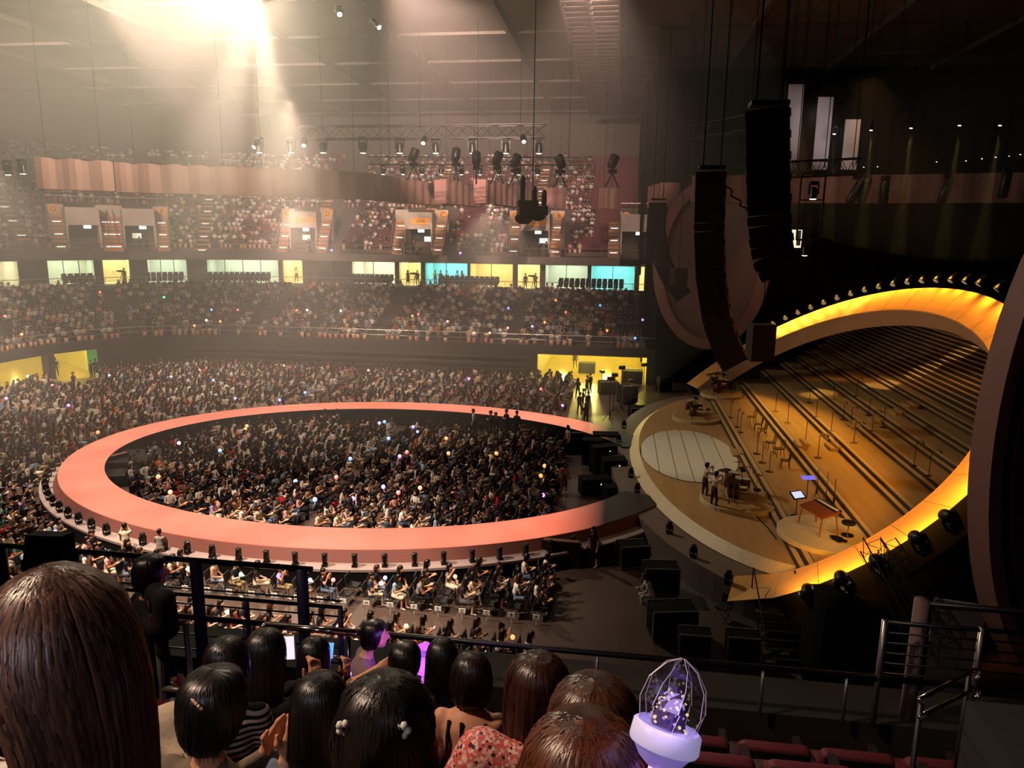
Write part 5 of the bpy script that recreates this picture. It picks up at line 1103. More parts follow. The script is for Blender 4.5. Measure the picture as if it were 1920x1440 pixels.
for o in [x for x in COL.objects if x.name.startswith('person') and x.get('group') == 'spectators seated on the near floor']:
    if o.data in (TEMPL[0][0], TEMPL[1][0], TEMPL[4][0], TEMPL[8][0]) and rng.random() < .42:
        c, s = math.cos(o.rotation_euler.z), math.sin(o.rotation_euler.z); lx, ly, lz = 0, .50, .84
        r = empty('smartphone', (o.location.x+lx*c-ly*s, o.location.y+lx*s+ly*c, lz*o.scale.z), 0, 'lit smartphone in the hands at '+o['label'].split('top, ')[1], 'phone', 'lit phones in the near floor block'); r.rotation_euler = (-.7, 0, o.rotation_euler.z); link('phone_body', pm1, r); link('screen', pm2, r); k += 1
# ================================================================== cases, stairs, racks and scaffolds around the stage
EDG = mat('case_edge', '#8d8880', .35, .8); CASE = mat('flight_case_black', '#0a0909', .8, spec=.1)
def flight_case(q, rz, size, label):
    r = empty('flight_case', q, rz, label, 'case'); x, y, z = size; b = MB(); b.box((0, 0, z/2+.08), size); b.build('case_body', CASE, r)
    for sx in (-1, 1):
        for sy in (-1, 1):
            b = MB(); b.box((sx*x/2, sy*y/2, z/2+.08), (.05, .05, z)); b.build('corner_edge', EDG, r); b = MB(); b.lathe([(.05, -.02), (.05, .02)], (sx*x*.4, sy*y*.4, .05), (1, 0, 0), 8); b.build('caster', BLKM, r)
    for sy in (-1, 1):
        for zz in (.08, z+.08): b = MB(); b.box((0, sy*y/2, zz), (x, .05, .05)); b.build('long_edge', EDG, r)
    return r
for i, (px, py, rz, size, lb) in enumerate([(1258, 1190, .2, (1.5, .9, 1.0), 'large black flight case with metal edges below the stage apron'), (1237, 1108, .1, (1.3, .8, 1.0), 'black flight case near the crouching cleaner'), (1185, 1060, .3, (1.2, .8, .9), 'black flight case at the apron foot'), (1300, 1235, 0, (1.0, .6, .9), 'black flight case with pale trim under the front rail'),
      (1390, 1240, 0, (1.0, .6, .9), 'black flight case at the foot of the dark stairs'), (1140, 740, .2, (1.6, 1, 1.1), 'black case at the mouth of the yellow corridor'), (1175, 755, .5, (1.4, 1, 1.4), 'black rack case beside the corridor equipment'), (1195, 790, .2, (1.2, 1, 1.0), 'black case on the far side of the apron'), (1185, 720, 0, (1.8, 1, 1.2), 'long dark case deep by the corridor wall'), (1245, 735, .3, (1.2, .8, 1.3), 'dark case near the far arch foot'), (1100, 700, 0, (1.6, .8, 1.0), 'dark crate inside the yellow corridor')]):
    q = at_z(px, py, 0); flight_case((q[0], q[1], 0), rz, size, lb)
# black equipment racks inside the runway's open end
for i, (px, py, size) in enumerate([(1110, 868, (1.2, .9, 1.5)), (1135, 850, (1.6, 1.0, 1.3)), (1150, 905, (1.3, 1.0, 1.4)), (1115, 925, (1.6, .9, .9)), (1148, 945, (.9, .8, 1.0)), (1130, 885, (1.4, .8, 1.6))]):
    q = at_z(px, py, 0); r = empty('equipment_rack', (q[0], q[1], 0), .1*i, 'black equipment rack in the open runway end, %s from the far side' % ORD[i], 'rack', 'racks in the open runway end'); b = MB(); b.box((0, 0, size[2]/2), size); b.build('rack_body', CASE, r)
    for z_ in np.arange(.2, size[2]-.1, .28): b = MB(); b.box((0, -size[1]/2-.01, z_), (size[0]*.85, .02, .2)); b.build('rack_unit', BLKM, r)
    b = MB(); b.box((.2, -size[1]/2-.03, size[2]-.25), (.04, .02, .03)); b.build('status_light', mat('rack_led', (1, 1, 1), emit=(.8, .9, 1), es=6), r)
# tall mic and light stands by the corridor
for i, (px, py, h_) in enumerate([(1150, 775, 3.0), (1163, 770, 3.4), (1128, 730, 1.6), (1142, 790, 3.2), (1206, 735, 2.4), (1180, 760, 2.0)]):
    q = at_z(px, py, 0); r = empty('light_stand', (q[0], q[1], 0), i, 'thin black lighting stand beside the stage, %s counted from the corridor' % ORD[i], 'stand', 'lighting stands beside the stage'); b = MB(); b.tube((0, 0, .1), (0, 0, h_), .03, n=6); b.build('pole', BLKM, r)
    for k_ in range(3): b = MB(); b.tube((0, 0, .6), (.5*math.cos(k_*2.1), .5*math.sin(k_*2.1), 0), .02, n=5); b.build('leg', BLKM, r)
    b = MB(); b.box((0, 0, h_), (.5, .3, .25)); b.build('lamp', LAMPB, r)
# dark stairs to the stage beside the near arch foot
q = at_z(1445, 1110, 1.0); sr = empty('stage_stairs', (5.3, 23.6, 0), 0, 'dark side stairs with pale edges climbing to the near arch foot', 'stairs')
b = MB(); b.box((.5, 1.3, .98), (1.5, 1.5, .06)); b.build('landing', mat('stair_deck', '#4a4318', .35), sr)
for i in range(6):
    b = MB(); b.box((.5, .4-i*.3, .82-i*.155), (1.3, .3, .04)); s_ = b.build('step', mat('stair_tread', '#1b1713', .4), sr); b = MB(); b.box((.5, .26-i*.3, .845-i*.155), (1.3, .025, .012)); b.build('step_edge', EDG, s_)
for sx in (-.2, 1.2): b = MB(); b.box((sx, .3, .5), (.05, 2.6, .12), rotx(.5)); b.tube((sx, 1.9, 1.0), (sx, 1.9, 2.0), .025, n=6); b.tube((sx, 1.9, 2.0), (sx, -1.0, .9), .025, n=6); b.build('side_rail', BLKM, sr)
# black draped block
bd = empty('draped_block', (8.0, 22.6, 0), .05, 'big black cloth draped block below the near arch rim', 'drape'); n = 60; t = np.linspace(0, 2*PI, n, endpoint=False)
def dring(ax, ay, z, w): return [(np.sign(math.cos(a))*ax*abs(math.cos(a))**.35+w*math.sin(9*a+z), np.sign(math.sin(a))*ay*abs(math.sin(a))**.35+w*math.cos(11*a), z+(.55*(-math.cos(a)) if z > 1 else 0)) for a in t]
b = MB(); b.loft([dring(1.85, 1.2, 0, .06), dring(1.7, 1.1, .9, .04), dring(1.6, 1.0, 2.1, .02), dring(.9, .5, 2.3, .0)]); b.build('drape_cloth', BLACK, bd, True)
gp = empty('grey_partition', (10.1, 21.5, 0), -.2, 'plain grey partition wall behind the near railing', 'partition'); b = MB(); b.box((0, 0, 1.6), (1.3, .12, 3.2)); b.build('panel_board', mat('grey_board', '#8a8688', .7), gp)
# pale scaffold stair frame
sf = empty('scaffold_stair', (9.2, 24.9, 0), .1, 'pale aluminium scaffold stair railing behind the draped block', 'scaffold')
for x in np.linspace(-.6, .6, 6): b = MB(); b.tube((x, 0, 0), (x, 0, 3.3-.7*abs(x)), .03, n=6); b.build('upright', STEEL, sf)
for z0 in (1.0, 2.0, 2.9): b = MB(); b.tube((-.6, 0, z0), (.6, 0, z0-.4), .025, n=6); b.build('cross_bar', STEEL, sf)
# black tower truss leaning up to the arch lamp
truss(at_y(1632, 1022, 22.6), at_z(1745, 1228, 3.4), .5, 'black truss arm leaning down from the near arch rim', False, 14)
truss(at_y(1662, 1020, 22.9), at_z(1790, 1200, 3.4), .45, 'second black truss arm beside the leaning one', False, 14)
# crouching cleaner beside the cases
sk, hd = skeleton('sit', .22, .12, 'phone', .3, False, True, 1.08); V, Q, R = grow(sk, .024, .016); o = link('person', mesh_of('person', V, Q, R, PM), None, at_z(1222, 1128, 0)-[0, 0, .22]); o.rotation_euler = (0, 0, 1.9); tag(o, 'crouching cleaner in white shirt among the flight cases', 'person'); o['skin_tone'] = lin('#b98560'); o['top_tone'] = lin('#cfcac4'); o['bottom_tone'] = lin('#bdb8b2'); V, Q, R = grow(hair_prims(hd, 'none'), .022, .014); h = link('hair', mesh_of('hair', V, Q, None, [HM]), o); h['hair_tone'] = lin('#120d0b')
for i, (px, py) in enumerate([(1395, 1112), (1440, 1030), (1110, 1048), (1355, 1160)]):
    if i == 1: continue
    q = at_z(px, py, 0); put_chair(q[0], q[1], 0, .8*i, 'empty folding chair in the dark beside the stage, %s from the arch foot' % ORD[i], 'chairs beside the stage')
# ================================================================== the camera's own block: steps, seats, rails
ROWS = [(1.0+.85*r, 11.55-.5*r) for r in range(6)]
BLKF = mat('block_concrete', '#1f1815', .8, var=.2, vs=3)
prof = [(-3.0, 13.1), (-1.6, 13.1), (-1.6, 12.6), (-.75, 12.6), (-.75, 12.05), (.55, 12.05)]
for r, (y, z) in enumerate(ROWS): prof += [(y-.45, z), (y+.4, z)]
prof += [(5.65, 9.0), (5.95, 9.0), (5.95, 9.5), (6.5, 9.5), (6.5, 0)]
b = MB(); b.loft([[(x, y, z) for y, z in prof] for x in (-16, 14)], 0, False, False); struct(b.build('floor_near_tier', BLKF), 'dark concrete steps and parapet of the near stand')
SEATR = mat('near_seat_red', '#4e101c', .65, bump=.15, bs=30); SEATD = mat('near_seat_shell', '#1a0d10', .6)
def rounded(w, d, h, r=.05, n=5):
    """padded panel with rounded upright edges, thickness d along y"""
    b = MB(); pts = []
    for cx, cz, a0 in ((w/2-r, h-r, 0), (-w/2+r, h-r, PI/2), (-w/2+r, r, PI), (w/2-r, r, 1.5*PI)):
        for k in range(n): a = a0+k*(PI/2)/(n-1); pts.append((cx+r*math.cos(a), cz+r*math.sin(a)))
    rings = []
    for y, s in ((-d/2, .93), (-d/2+.012, .985), (0, 1.0), (d/2-.012, .985), (d/2, .93)): rings.append([(x*s, y, h/2+(z-h/2)*s) for x, z in pts])
    b.loft(rings); return b
sb1 = rounded(.5, .085, .52); sbm = sb1.mesh('backrest', SEATR, True); sc_ = rounded(.48, .12, .44); scm = sc_.mesh('cushion', SEATR, True)
shm = MB(); shm.box((0, 0, 0), (.46, .03, .5)); shm = shm.mesh('back_shell', SEATD); arm_m = MB(); arm_m.box((0, 0, .3), (.05, .36, .05)); arm_m.box((0, .05, .14), (.04, .1, .3)); arm_m = arm_m.mesh('armrest', SEATD)
def seat_at(x, y, z, label):
    r = empty('arena_seat', (x, y, z), 0, label, 'seat', 'red seats of the near stand'); o = link('backrest', sbm, r, (0, -.27, .38)); o.rotation_euler = (.12, 0, 0); o = link('back_shell', shm, r, (0, -.335, .62)); o.rotation_euler = (.12, 0, 0)
    o = link('cushion', scm, r, (0, -.2, .42)); o.rotation_euler = (-PI/2, 0, 0); o.location = (0, -.2, .43); link('armrest', arm_m, r, (.275, 0, .3)); b_ = link('leg', LEGM, r, (0, -.1, 0)); return r
LEGM = MB().box((0, 0, .19), (.06, .25, .38)).mesh('leg', SEATD)
for r, (y, z) in enumerate(ROWS):
    c = 0
    for x in np.arange(-6.05, 5, .56):
        px, py, w = proj((x, y-.27, z+.85))
        px2, _, _ = proj((x, y, z))
        if not (-80 < px < 2000) or r == 0 or py > 1560: continue
        if -3.2 < x < -2.5 and r > 2: continue
        c += 1; seat_at(x, y, z, 'dark red seat, %s of row %s from the near parapet' % (ORD[c-1], ['one', 'two', 'three', 'four', 'five', 'six'][5-r]))
RAILD = mat('dark_rail_paint', '#15131a', .35, .4, spec=.5); VRAIL = mat('violet_wrapped_post', '#2c2450', .45)  # violet light on the posts is put into their base colour
def bar(root, a, c_, rad, m, nm='bar', n=8): b = MB(); L = Vector(root.location); b.tube(np.array(a)-np.array(L), np.array(c_)-np.array(L), rad, n=n); return b.build(nm, m, root, True)
RY = 5.9
def rp_(px, py, y=RY): return at_y(px, py, y)
# main front rail
ra, rb = rp_(250, 1153), rp_(1990, 1303); mr_ = empty('front_rail', (ra[0], RY, 9.5), 0, 'long dark tube rail along the front of the near stand', 'railing')
ra[2] = rb[2] = 9.95; bar(mr_, ra, rb, .027, RAILD)
for px in (462, 637, 1120, 1433, 1592, 1651, 1838): x = rp_(px, 1240)[0]; bar(mr_, (x, RY, 9.5), (x, RY, 9.95), .014, STEEL, 'post')
# high barrier at the left with cables
tl_, tr_ = rp_(-40, 1028), rp_(585, 1058); hb_ = empty('camera_barrier', (tl_[0], RY, 9.5), 0, 'high dark barrier with tight cables and violet lit posts', 'railing')
zt = .5*(tl_[2]+tr_[2]); tl_[2] = tr_[2] = zt; bar(hb_, tl_, tr_, .026, RAILD, 'top_bar')
for px, rad, m, ztop in ((8, .07, RAILD, zt), (372, .056, VRAIL, zt), (568, .056, VRAIL, zt), (462, .022, VRAIL, zt-.35), (637, .025, VRAIL, zt-.35)): x = rp_(px, 1120)[0]; bar(hb_, (x, RY, 9.3), (x, RY, ztop), rad, m, 'post')
x0, x1 = rp_(-40, 1100)[0], rp_(640, 1100)[0]
bar(hb_, (x0, RY, zt-.35), (x1, RY, zt-.35), .018, RAILD, 'mid_bar')
for k in range(5): bar(hb_, (x0, RY, 9.62+k*.155), (x1, RY, 9.62+k*.155), .008, RAILD, 'cable', 5)
bar(hb_, (x0, RY, 9.95), (ra[0], RY, 9.95), .022, RAILD, 'low_bar')
# black control box hung on the barrier
cb = rp_(98, 1033); cb_ = empty('control_box', (cb[0], RY-.02, zt-.1), .08, 'black plastic control box clamped on the high barrier', 'box'); b = MB(); b.box((0, 0, .15), (.38, .2, .22), rotx(-.15), taper=.92); b.build('box_lid', CASE, cb_); b = MB(); b.box((0, -.02, -.02), (.40, .24, .14)); b.build('box_base', CASE, cb_); b = MB(); b.box((0, -.15, .0), (.3, .02, .03)); b.build('latch_strip', BLKM, cb_); b = MB(); b.box((0, -.12, .2), (.16, .02, .05)); b.build('handle', BLKM, cb_)
# grey metal gate frame and chrome handrail beside the aisle
g0 = at_y(292, 1163, 4.6); gf = empty('gate_frame', (g0[0], 4.6, 9.3), 0, 'grey metal gate frame standing open beside the walking person', 'gate'); gx1 = at_y(348, 1163, 4.6)[0]; gz0, gz1 = at_y(300, 1290, 4.6)[2], g0[2]
GRY = mat('gate_grey', '#77706c', .4, .6)
for a, c_ in (((g0[0], 4.6, gz1), (gx1, 4.6, gz1)), ((g0[0], 4.6, gz0), (gx1, 4.6, gz0)), ((g0[0], 4.6, 9.05), (g0[0], 4.6, gz1)), ((gx1, 4.6, 9.05), (gx1, 4.6, gz1))): bar(gf, a, c_, .022, GRY, 'frame_bar')
h0, h1 = at_y(500, 1174, 4.95), at_y(668, 1186, 4.95); ch = empty('chrome_handrail', (h0[0], 4.95, 9.05), 0, 'polished chrome handrail with looped end before the barrier', 'railing'); zc = .5*(h0[2]+h1[2]); CHR = mat('polished_chrome', '#d8d2cc', .12, 1.0)
bar(ch, (h0[0], 4.95, zc), (h1[0], 4.95, zc), .026, CHR, 'hand_bar'); bar(ch, (h1[0]-.07, 4.95, 9.05), (h1[0]-.07, 4.95, zc), .022, CHR, 'post'); bar(ch, (h0[0]+.35, 4.95, zc-.22), (h1[0]-.05, 4.95, zc-.22), .016, CHR, 'low_bar')
b = MB(); b.path([(h0[0]+.03*math.cos(a)-0, 4.95, zc-.035+.035*math.sin(a)) for a in np.linspace(PI/2, 1.6*PI, 8)], .024, 8); o = b.build('loop_end', CHR, ch, True); o.location = -Vector(ch.location)
# barrier and double handrail at the right
br = empty('side_barrier', (rp_(1655, 1200)[0], RY, 9.5), 0, 'dark barrier with tight cables before the grey partition', 'railing'); x0, x1 = rp_(1655, 1200)[0], rp_(1990, 1200)[0]
zr = rp_(1700, 1170)[2]; bar(br, (x0, RY, zr), (x1, RY, zr), .02, RAILD, 'top_bar')
for k in range(5): bar(br, (x0, RY, 10.0+(zr-10.0)*k/5), (x1, RY, 10.0+(zr-10.0)*k/5), .008, RAILD, 'cable', 5)
for px, rad, m in ((1655, .025, STEEL), (1838, .025, STEEL)): x = rp_(px, 1200)[0]; bar(br, (x, RY, 9.5), (x, RY, zr+.02), rad, m, 'post')
x = rp_(1735, 1200)[0]; zz = rp_(1740, 1140)[2]; bar(br, (x, RY+.15, 9.3), (x, RY+.15, zz), .06, mat('pink_wrapped_post', '#6a5450', .6), 'padded_post', 10)
x2 = rp_(1720, 1130, 6.3)[0]; zt2 = rp_(1720, 1132, 6.3)[2]; bar(br, (x2, 6.3, zt2), (x2+2.5, 6.3, zt2), .03, RAILD, 'rear_bar')
hr = empty('double_handrail', (2.5, 4.6, 9.3), 0, 'pair of polished sloping handrails with curled ends', 'railing')
for dy in (0, 45):
    a = at_y(1724, 1312+dy*.72, 3.9); c_ = at_y(1828, 1256+dy*.78, 4.9); bar(hr, a, c_, .014, CHR, 'hand_bar'); b = MB(); b.path([c_+np.array([.035*math.sin(t_), 0, .035*math.cos(t_)-.035]) for t_ in np.linspace(0, 2.8, 9)], .014, 7); o = b.build('curled_end', CHR, hr, True); o.location = -Vector(hr.location)
for y_, px, py in ((3.95, 1727, 1320), (4.85, 1818, 1262)): a = at_y(px, py, y_); bar(hr, (a[0], y_, 9.0), a, .016, RAILD, 'post')
pb = empty('parapet_panel', (at_y(1905, 1350, 3.4)[0]+.15, 3.4, 9.9), 0, 'dark grey upright panel at the end of the seat rows', 'panel'); b = MB(); b.box((0, 0, .55), (.3, .9, 1.3)); b.build('panel_board', mat('panel_dark_grey', '#1c1b1a', .7), pb)
# ================================================================== the people of the near rows
HAIRM = {}
def hair_mat(col, rough=.34):
    k = (col, rough)
    if k in HAIRM: return HAIRM[k]
    m = mat('hair_%s' % col.strip('#'), col, rough, spec=.55); nt = m.node_tree; b_ = nt.nodes['Principled BSDF']; at_ = nt.nodes.new('ShaderNodeAttribute'); at_.attribute_name = 'tone'; mx = nt.nodes.new('ShaderNodeMix'); mx.data_type = 'RGBA'; mx.blend_type = 'MULTIPLY'; mx.inputs[0].default_value = 1; mx.inputs[6].default_value = (*lin(col), 1); nt.links.new(at_.outputs['Color'], mx.inputs[7]); nt.links.new(mx.outputs[2], b_.inputs['Base Color'])
    sa = nt.nodes.new('ShaderNodeAttribute'); sa.attribute_name = 'strand'; nz = nt.nodes.new('ShaderNodeTexNoise'); nz.inputs['Scale'].default_value = 7; nz.inputs['Detail'].default_value = 5; nt.links.new(sa.outputs['Vector'], nz.inputs['Vector']); bp_ = nt.nodes.new('ShaderNodeBump'); bp_.inputs['Strength'].default_value = .9; bp_.inputs['Distance'].default_value = .006; nt.links.new(nz.outputs[0], bp_.inputs['Height']); nt.links.new(bp_.outputs[0], b_.inputs['Normal'])
    HAIRM[k] = m; return m
STYLES = {
 'long': [(.137, -.02, .0006, .0006), (.132, -.02, .04, .045), (.115, -.02, .07, .078), (.08, -.02, .096, .104), (.03, -.022, .108, .115), (-.03, -.03, .112, .112), (-.09, -.045, .112, .1), (-.17, -.065, .116, .088), (-.27, -.085, .122, .075), (-.37, -.095, .12, .062), (-.46, -.1, .1, .045)],
 'mid': [(.137, -.02, .0006, .0006), (.13, -.02, .045, .05), (.11, -.02, .076, .084), (.07, -.02, .1, .107), (.02, -.022, .11, .115), (-.04, -.03, .113, .11), (-.1, -.04, .115, .1), (-.17, -.052, .112, .088), (-.24, -.06, .1, .07), (-.29, -.065, .085, .05)],
 'bob': [(.137, -.015, .0006, .0006), (.13, -.015, .05, .05), (.105, -.015, .085, .088), (.06, -.018, .108, .11), (.0, -.022, .12, .117), (-.06, -.03, .123, .11), (-.12, -.036, .116, .1), (-.165, -.04, .1, .085), (-.18, -.04, .07, .06)],
 'short': [(.134, -.01, .0006, .0006), (.128, -.01, .05, .05), (.108, -.012, .08, .088), (.07, -.016, .1, .106), (.02, -.022, .104, .108), (-.03, -.032, .1, .1), (-.08, -.045, .085, .085), (-.11, -.05, .06, .065)],
 'huge': [(.153, -.02, .0006, .0006), (.146, -.02, .03, .035), (.128, -.02, .058, .064), (.1, -.02, .084, .09), (.06, -.022, .106, .112), (.01, -.026, .121, .122), (-.05, -.035, .132, .12), (-.12, -.048, .14, .112), (-.2, -.06, .146, .1), (-.29, -.075, .15, .09), (-.39, -.085, .146, .078), (-.48, -.09, .135, .06), (-.55, -.09, .11, .045)]}
def hair_obj(parent, hd, style, col, seed, sc=1., wav=.0, nlock=110, tip=None, part=True, xs=0., cutl=0.):
    r_ = np.random.default_rng(seed); prof = STYLES[style]; pz = np.array([p[0] for p in prof]); M = 46; zz = np.interp(np.linspace(0, 1, M), np.linspace(0, 1, len(prof)), pz); ta = np.linspace(0, 1, M)
    ip = lambda k, t: np.interp(t, np.linspace(0, 1, len(prof)), [p[k] for p in prof]); N = 200; th = np.linspace(0, 2*PI, N, endpoint=False)
    fr = [(int(r_.integers(7, 70)), r_.uniform(0, 6.28), r_.uniform(.3, 1)) for _ in range(16)]
    def groove(t): return sum(w*np.sin(f*t+p)*(8./(f+8)) for f, p, w in fr)/3.0
    tone = 1+.45*np.clip(sum(np.sin(f*1.7*th+p) for f, p, w in fr)/5, -1, 1)
    def surf(t, v, extra=0.):
        z = np.interp(v, np.linspace(0, 1, len(prof)), pz); cy_ = ip(1, v); rx = ip(2, v); ry = ip(3, v); tw = t+.10*np.sin(v*7+1.3)*v+wav*np.sin(v*16+3*t)*.25
        g = groove(tw)*(.002+.014*v)*np.clip(v*30, 0, 1)+extra*np.clip(v*25, 0, 1); g = g+wav*.02*v*np.sin(v*22+5*t); fw_ = np.clip(np.cos(t-PI/2), 0, 1)**1.5*np.clip((.085-z)/.06, 0, 1); cut = 1-.62*fw_
        if part: z = z-.003*np.exp(-((np.abs(np.cos(t)))/.1)**2)*np.clip(1-v*4, 0, 1)
        cl_ = cutl*np.clip((v-.3)/.2, 0, 1)
        return np.stack([rx-(rx-(rx+g)*np.cos(t))*(1-cl_)+xs*v*v, cy_+(ry+g)*np.sin(t)*cut, z+0*t], -1)
    V = [surf(th, v) for v in ta]; Vs = np.concatenate(V); Fq = [(k*N+i, k*N+(i+1) % N, (k+1)*N+(i+1) % N, (k+1)*N+i) for k in range(M-1) for i in range(N)]
    C = [np.outer(tone*(1-.25*v), np.ones(3)) for v in ta]; 
    if tip is not None: C = [c*(1-max(0, v-.6)*2.2)+np.array(tip)*max(0, v-.6)*2.2 for c, v in zip(C, ta)]  # red glow on the hair ends mixed into their colour
    C = np.concatenate(C); base = len(Vs); LV, LC, LS_ = [], [], []; SV = np.concatenate([np.stack([np.cos(th)*12, np.sin(th)*12, np.full(N, v*.9)], 1) for v in ta])
    for _ in range(nlock*3):
        t0 = r_.uniform(0, 2*PI); 
        if math.sin(t0) > .55: t0 += PI
        v0 = r_.uniform(.008, .12) if r_.random() < .55 else r_.uniform(.1, .55); v1 = r_.uniform(.8, 1.06); w = r_.uniform(.0012, .0045); dt = r_.normal(0, .12); K = 9; pts = []
        for q in np.linspace(0, 1, K):
            v = v0+(v1-v0)*q; p = surf(np.array([t0+dt*q]), min(v, 1.), .003+.004*math.sin(q*PI))[0]
            if v > 1: p = p+np.array([r_.normal(0, .004), r_.normal(0, .004), -(v-1)*.5])
            pts.append(p)
        pts = np.array(pts); side = np.array([-math.sin(t0), math.cos(t0), 0]); out_ = np.array([math.cos(t0), math.sin(t0), .0]); tn = r_.uniform(.5, 2.2); LS_ += [(math.cos(t0)*12, math.sin(t0)*12, 0)]*(3*K)
        for q in range(K): ww = w*(math.sin(PI*min(1, .15+q/(K-1)*.9))**.7+.05); LV += [pts[q]-side*ww, pts[q]+out_*ww*.5, pts[q]+side*ww]; LC += [np.ones(3)*tn]*3
        for q in range(K-1):
            a = base+q*3
            for e in range(2): Fq.append((a+e, a+e+1, a+e+4, a+e+3))
        base += K*3
    Vs = np.vstack([Vs, np.array(LV)]) if LV else Vs; C = np.vstack([C, np.array(LC)]) if LV else C
    Vs = Vs*sc; Q = np.array(Fq); o = link('hair', mesh_of('hair', Vs, Q, None, [hair_mat(col)]), parent); o.location = hd
    a = o.data.attributes.new('tone', 'FLOAT_COLOR', 'POINT'); a.data.foreach_set('color', np.hstack([C, np.ones((len(C), 1))]).ravel())
    a = o.data.attributes.new('strand', 'FLOAT_VECTOR', 'POINT'); a.data.foreach_set('vector', (np.vstack([SV, np.array(LS_)]) if LS_ else SV).ravel()); return o
def hand_prims(w, d, n, side, curl=.35):
    d = nrm(d); n = nrm(np.array(n)-d*(np.array(n)@d)); s = np.cross(d, n)*side; L = [P(w-d*.02, w+d*.035, .024, .024, SKIN, (s, 1.25)), P(w+d*.035, w+d*.07, .022, .02, SKIN, (s, 1.75))]
    for k, (off, ln) in enumerate([(.033, .068), (.012, .078), (-.010, .073), (-.031, .057)]):
        b0 = w+d*.085+s*off; c = curl*(1+.2*k); d1 = nrm(d*math.cos(c)-n*math.sin(c)+s*off*1.5); d2 = nrm(d*math.cos(2*c)-n*math.sin(2*c)+s*off); L.append(P(b0-d*.02, b0+d1*ln*.5, .0095, .0088, SKIN)); L.append(P(b0+d1*ln*.5, b0+d1*ln*.5+d2*ln*.5, .0086, .007, SKIN))
    t0 = w+d*.02+s*.028; t1 = t0+nrm(d*.6+s*.8-n*.2)*.045; L.append(P(t0, t1, .012, .0105, SKIN)); L.append(P(t1, t1+nrm(d*.95+s*.3-n*.2)*.032, .0102, .008, SKIN)); return L
def cloth(name, col, rough=.85, **k): return mat(name, col, rough, spec=.15, bump=.25, bs=25, **k)
SKM = {c: mat('near_skin_'+c.strip('#'), c, .5, spec=.35, var=.05, vs=20) for c in ('#c98f6b', '#d8a888', '#b97d58', '#c88f70')}
def seated(label, px, py, Y, row, yaw, top, bot, style, hcol, seed, skin='#c98f6b', lean=.06, nod=.05, arms='lap', hands=(), armr=1.1, hsc=1.0, wav=0., tip=None, pose='sit', nlock=110, h=.015, extra=None, xs=0., cutl=0.):
    hw = at_y(px, py, Y); tz = ROWS[row][1] if pose == 'sit' else ROWS[row][1]; sk, hd = skeleton(pose, lean, nod, arms, .3, False, True, armr)
    s = (hw[2]-tz)/hd[2]; s = min(1.12, max(.86, s)); c, sn = math.cos(yaw), math.sin(yaw); off = np.array([hd[0]*c-hd[1]*sn, hd[0]*sn+hd[1]*c])*s; base = np.array([hw[0]-off[0], hw[1]-off[1], hw[2]-hd[2]*s])
    if extra: sk = sk+extra
    V, Q, R = grow(sk, h, .014)
    for hp in hands:
        V2, Q2, R2 = grow(hand_prims(*hp), .0048, .005); Q = np.vstack([Q, Q2+len(V)]); V = np.vstack([V, V2]); R = np.r_[R, R2]
    o = link('person', mesh_of('person', V, Q, R, [SKM[skin], top, bot, mat('near_shoe', '#201c1c', .6)]), None, base); o.rotation_euler = (0, 0, yaw); o.scale = (s,)*3; tag(o, label, 'person')
    if style: hair_obj(o, Vector(hd), style, hcol, seed, hsc, wav, nlock, tip, True, xs, cutl)
    return o, hd, s, base
BLKT = cloth('black_tee', '#121014'); JEAN = cloth('dark_jeans', '#1c2230')
# white textured knit with red collar, long brown hair
WKNIT = cloth('white_knit', '#cfc8c2', var=.15, vs=60); o1, hd1, s1, b1 = seated('girl with long glossy brown hair seated closest to the camera', 132, 1225, .98, 0, -.12, WKNIT, JEAN, 'huge', '#54392e', 3, lean=.03, nod=.02, hsc=1.0, nlock=260, tip=(2.2, .8, .5), h=.0125, xs=.05, cutl=.5, extra=[P((-.2, -.03, .98), (-.03, -.05, 1.0), .085, .08, TOP), P((.2, -.03, .98), (.03, -.05, 1.0), .085, .08, TOP)])
b = MB(); t_ = np.linspace(0, 2*PI, 24, endpoint=False); b.loft([[(.10*math.cos(a)-.01, -.02+.09*math.sin(a), hd1[2]-.135) for a in t_], [(.118*math.cos(a)-.01, -.02+.105*math.sin(a), hd1[2]-.14) for a in t_], [(.13*math.cos(a)-.01, -.02+.115*math.sin(a), hd1[2]-.165) for a in t_]], 0, True, False); b.build('collar', cloth('red_collar', '#a02028'), o1, True)
TAN = cloth('beige_tee', '#6e6152'); TAN2 = cloth('tan_shirt', '#6b5646')
cl = {-1: ((-.20, .14, .74), (.02, .34, .86)), 1: ((.26, .12, .74), (.13, .33, .85))}
o3, hd3, s3, b3 = seated('clapping spectator in beige tee with black hair clipped up', 408, 1322, 1.95, 1, -.15, TAN, JEAN, 'short', '#0d0b0b', 5, arms=cl, hands=[(np.array([.03, .36, .88]), (.35, .45, .75), (-1, .3, 0), 1, .15), (np.array([.125, .35, .87]), (.1, .45, .8), (1, -.2, .2), -1, .2)], hsc=1.12)
hc = MB(); hc.ball((.01, -.105, .075), .034, 12, 8, sc=(1.2, .8, .9)); o_ = hc.build('hair_bun', hair_mat('#0d0b0b'), o3, True); o_.location = hd3
hc = MB(); hc.path([(.045*math.cos(a)+.01, -.13-.012*math.sin(a*2), .075+.03*math.sin(a)) for a in np.linspace(.3, 2.9, 9)], .006, 7); o_ = hc.build('hair_clip', mat('clip_pearl', '#c9a888', .2, .3), o3, True); o_.location = hd3
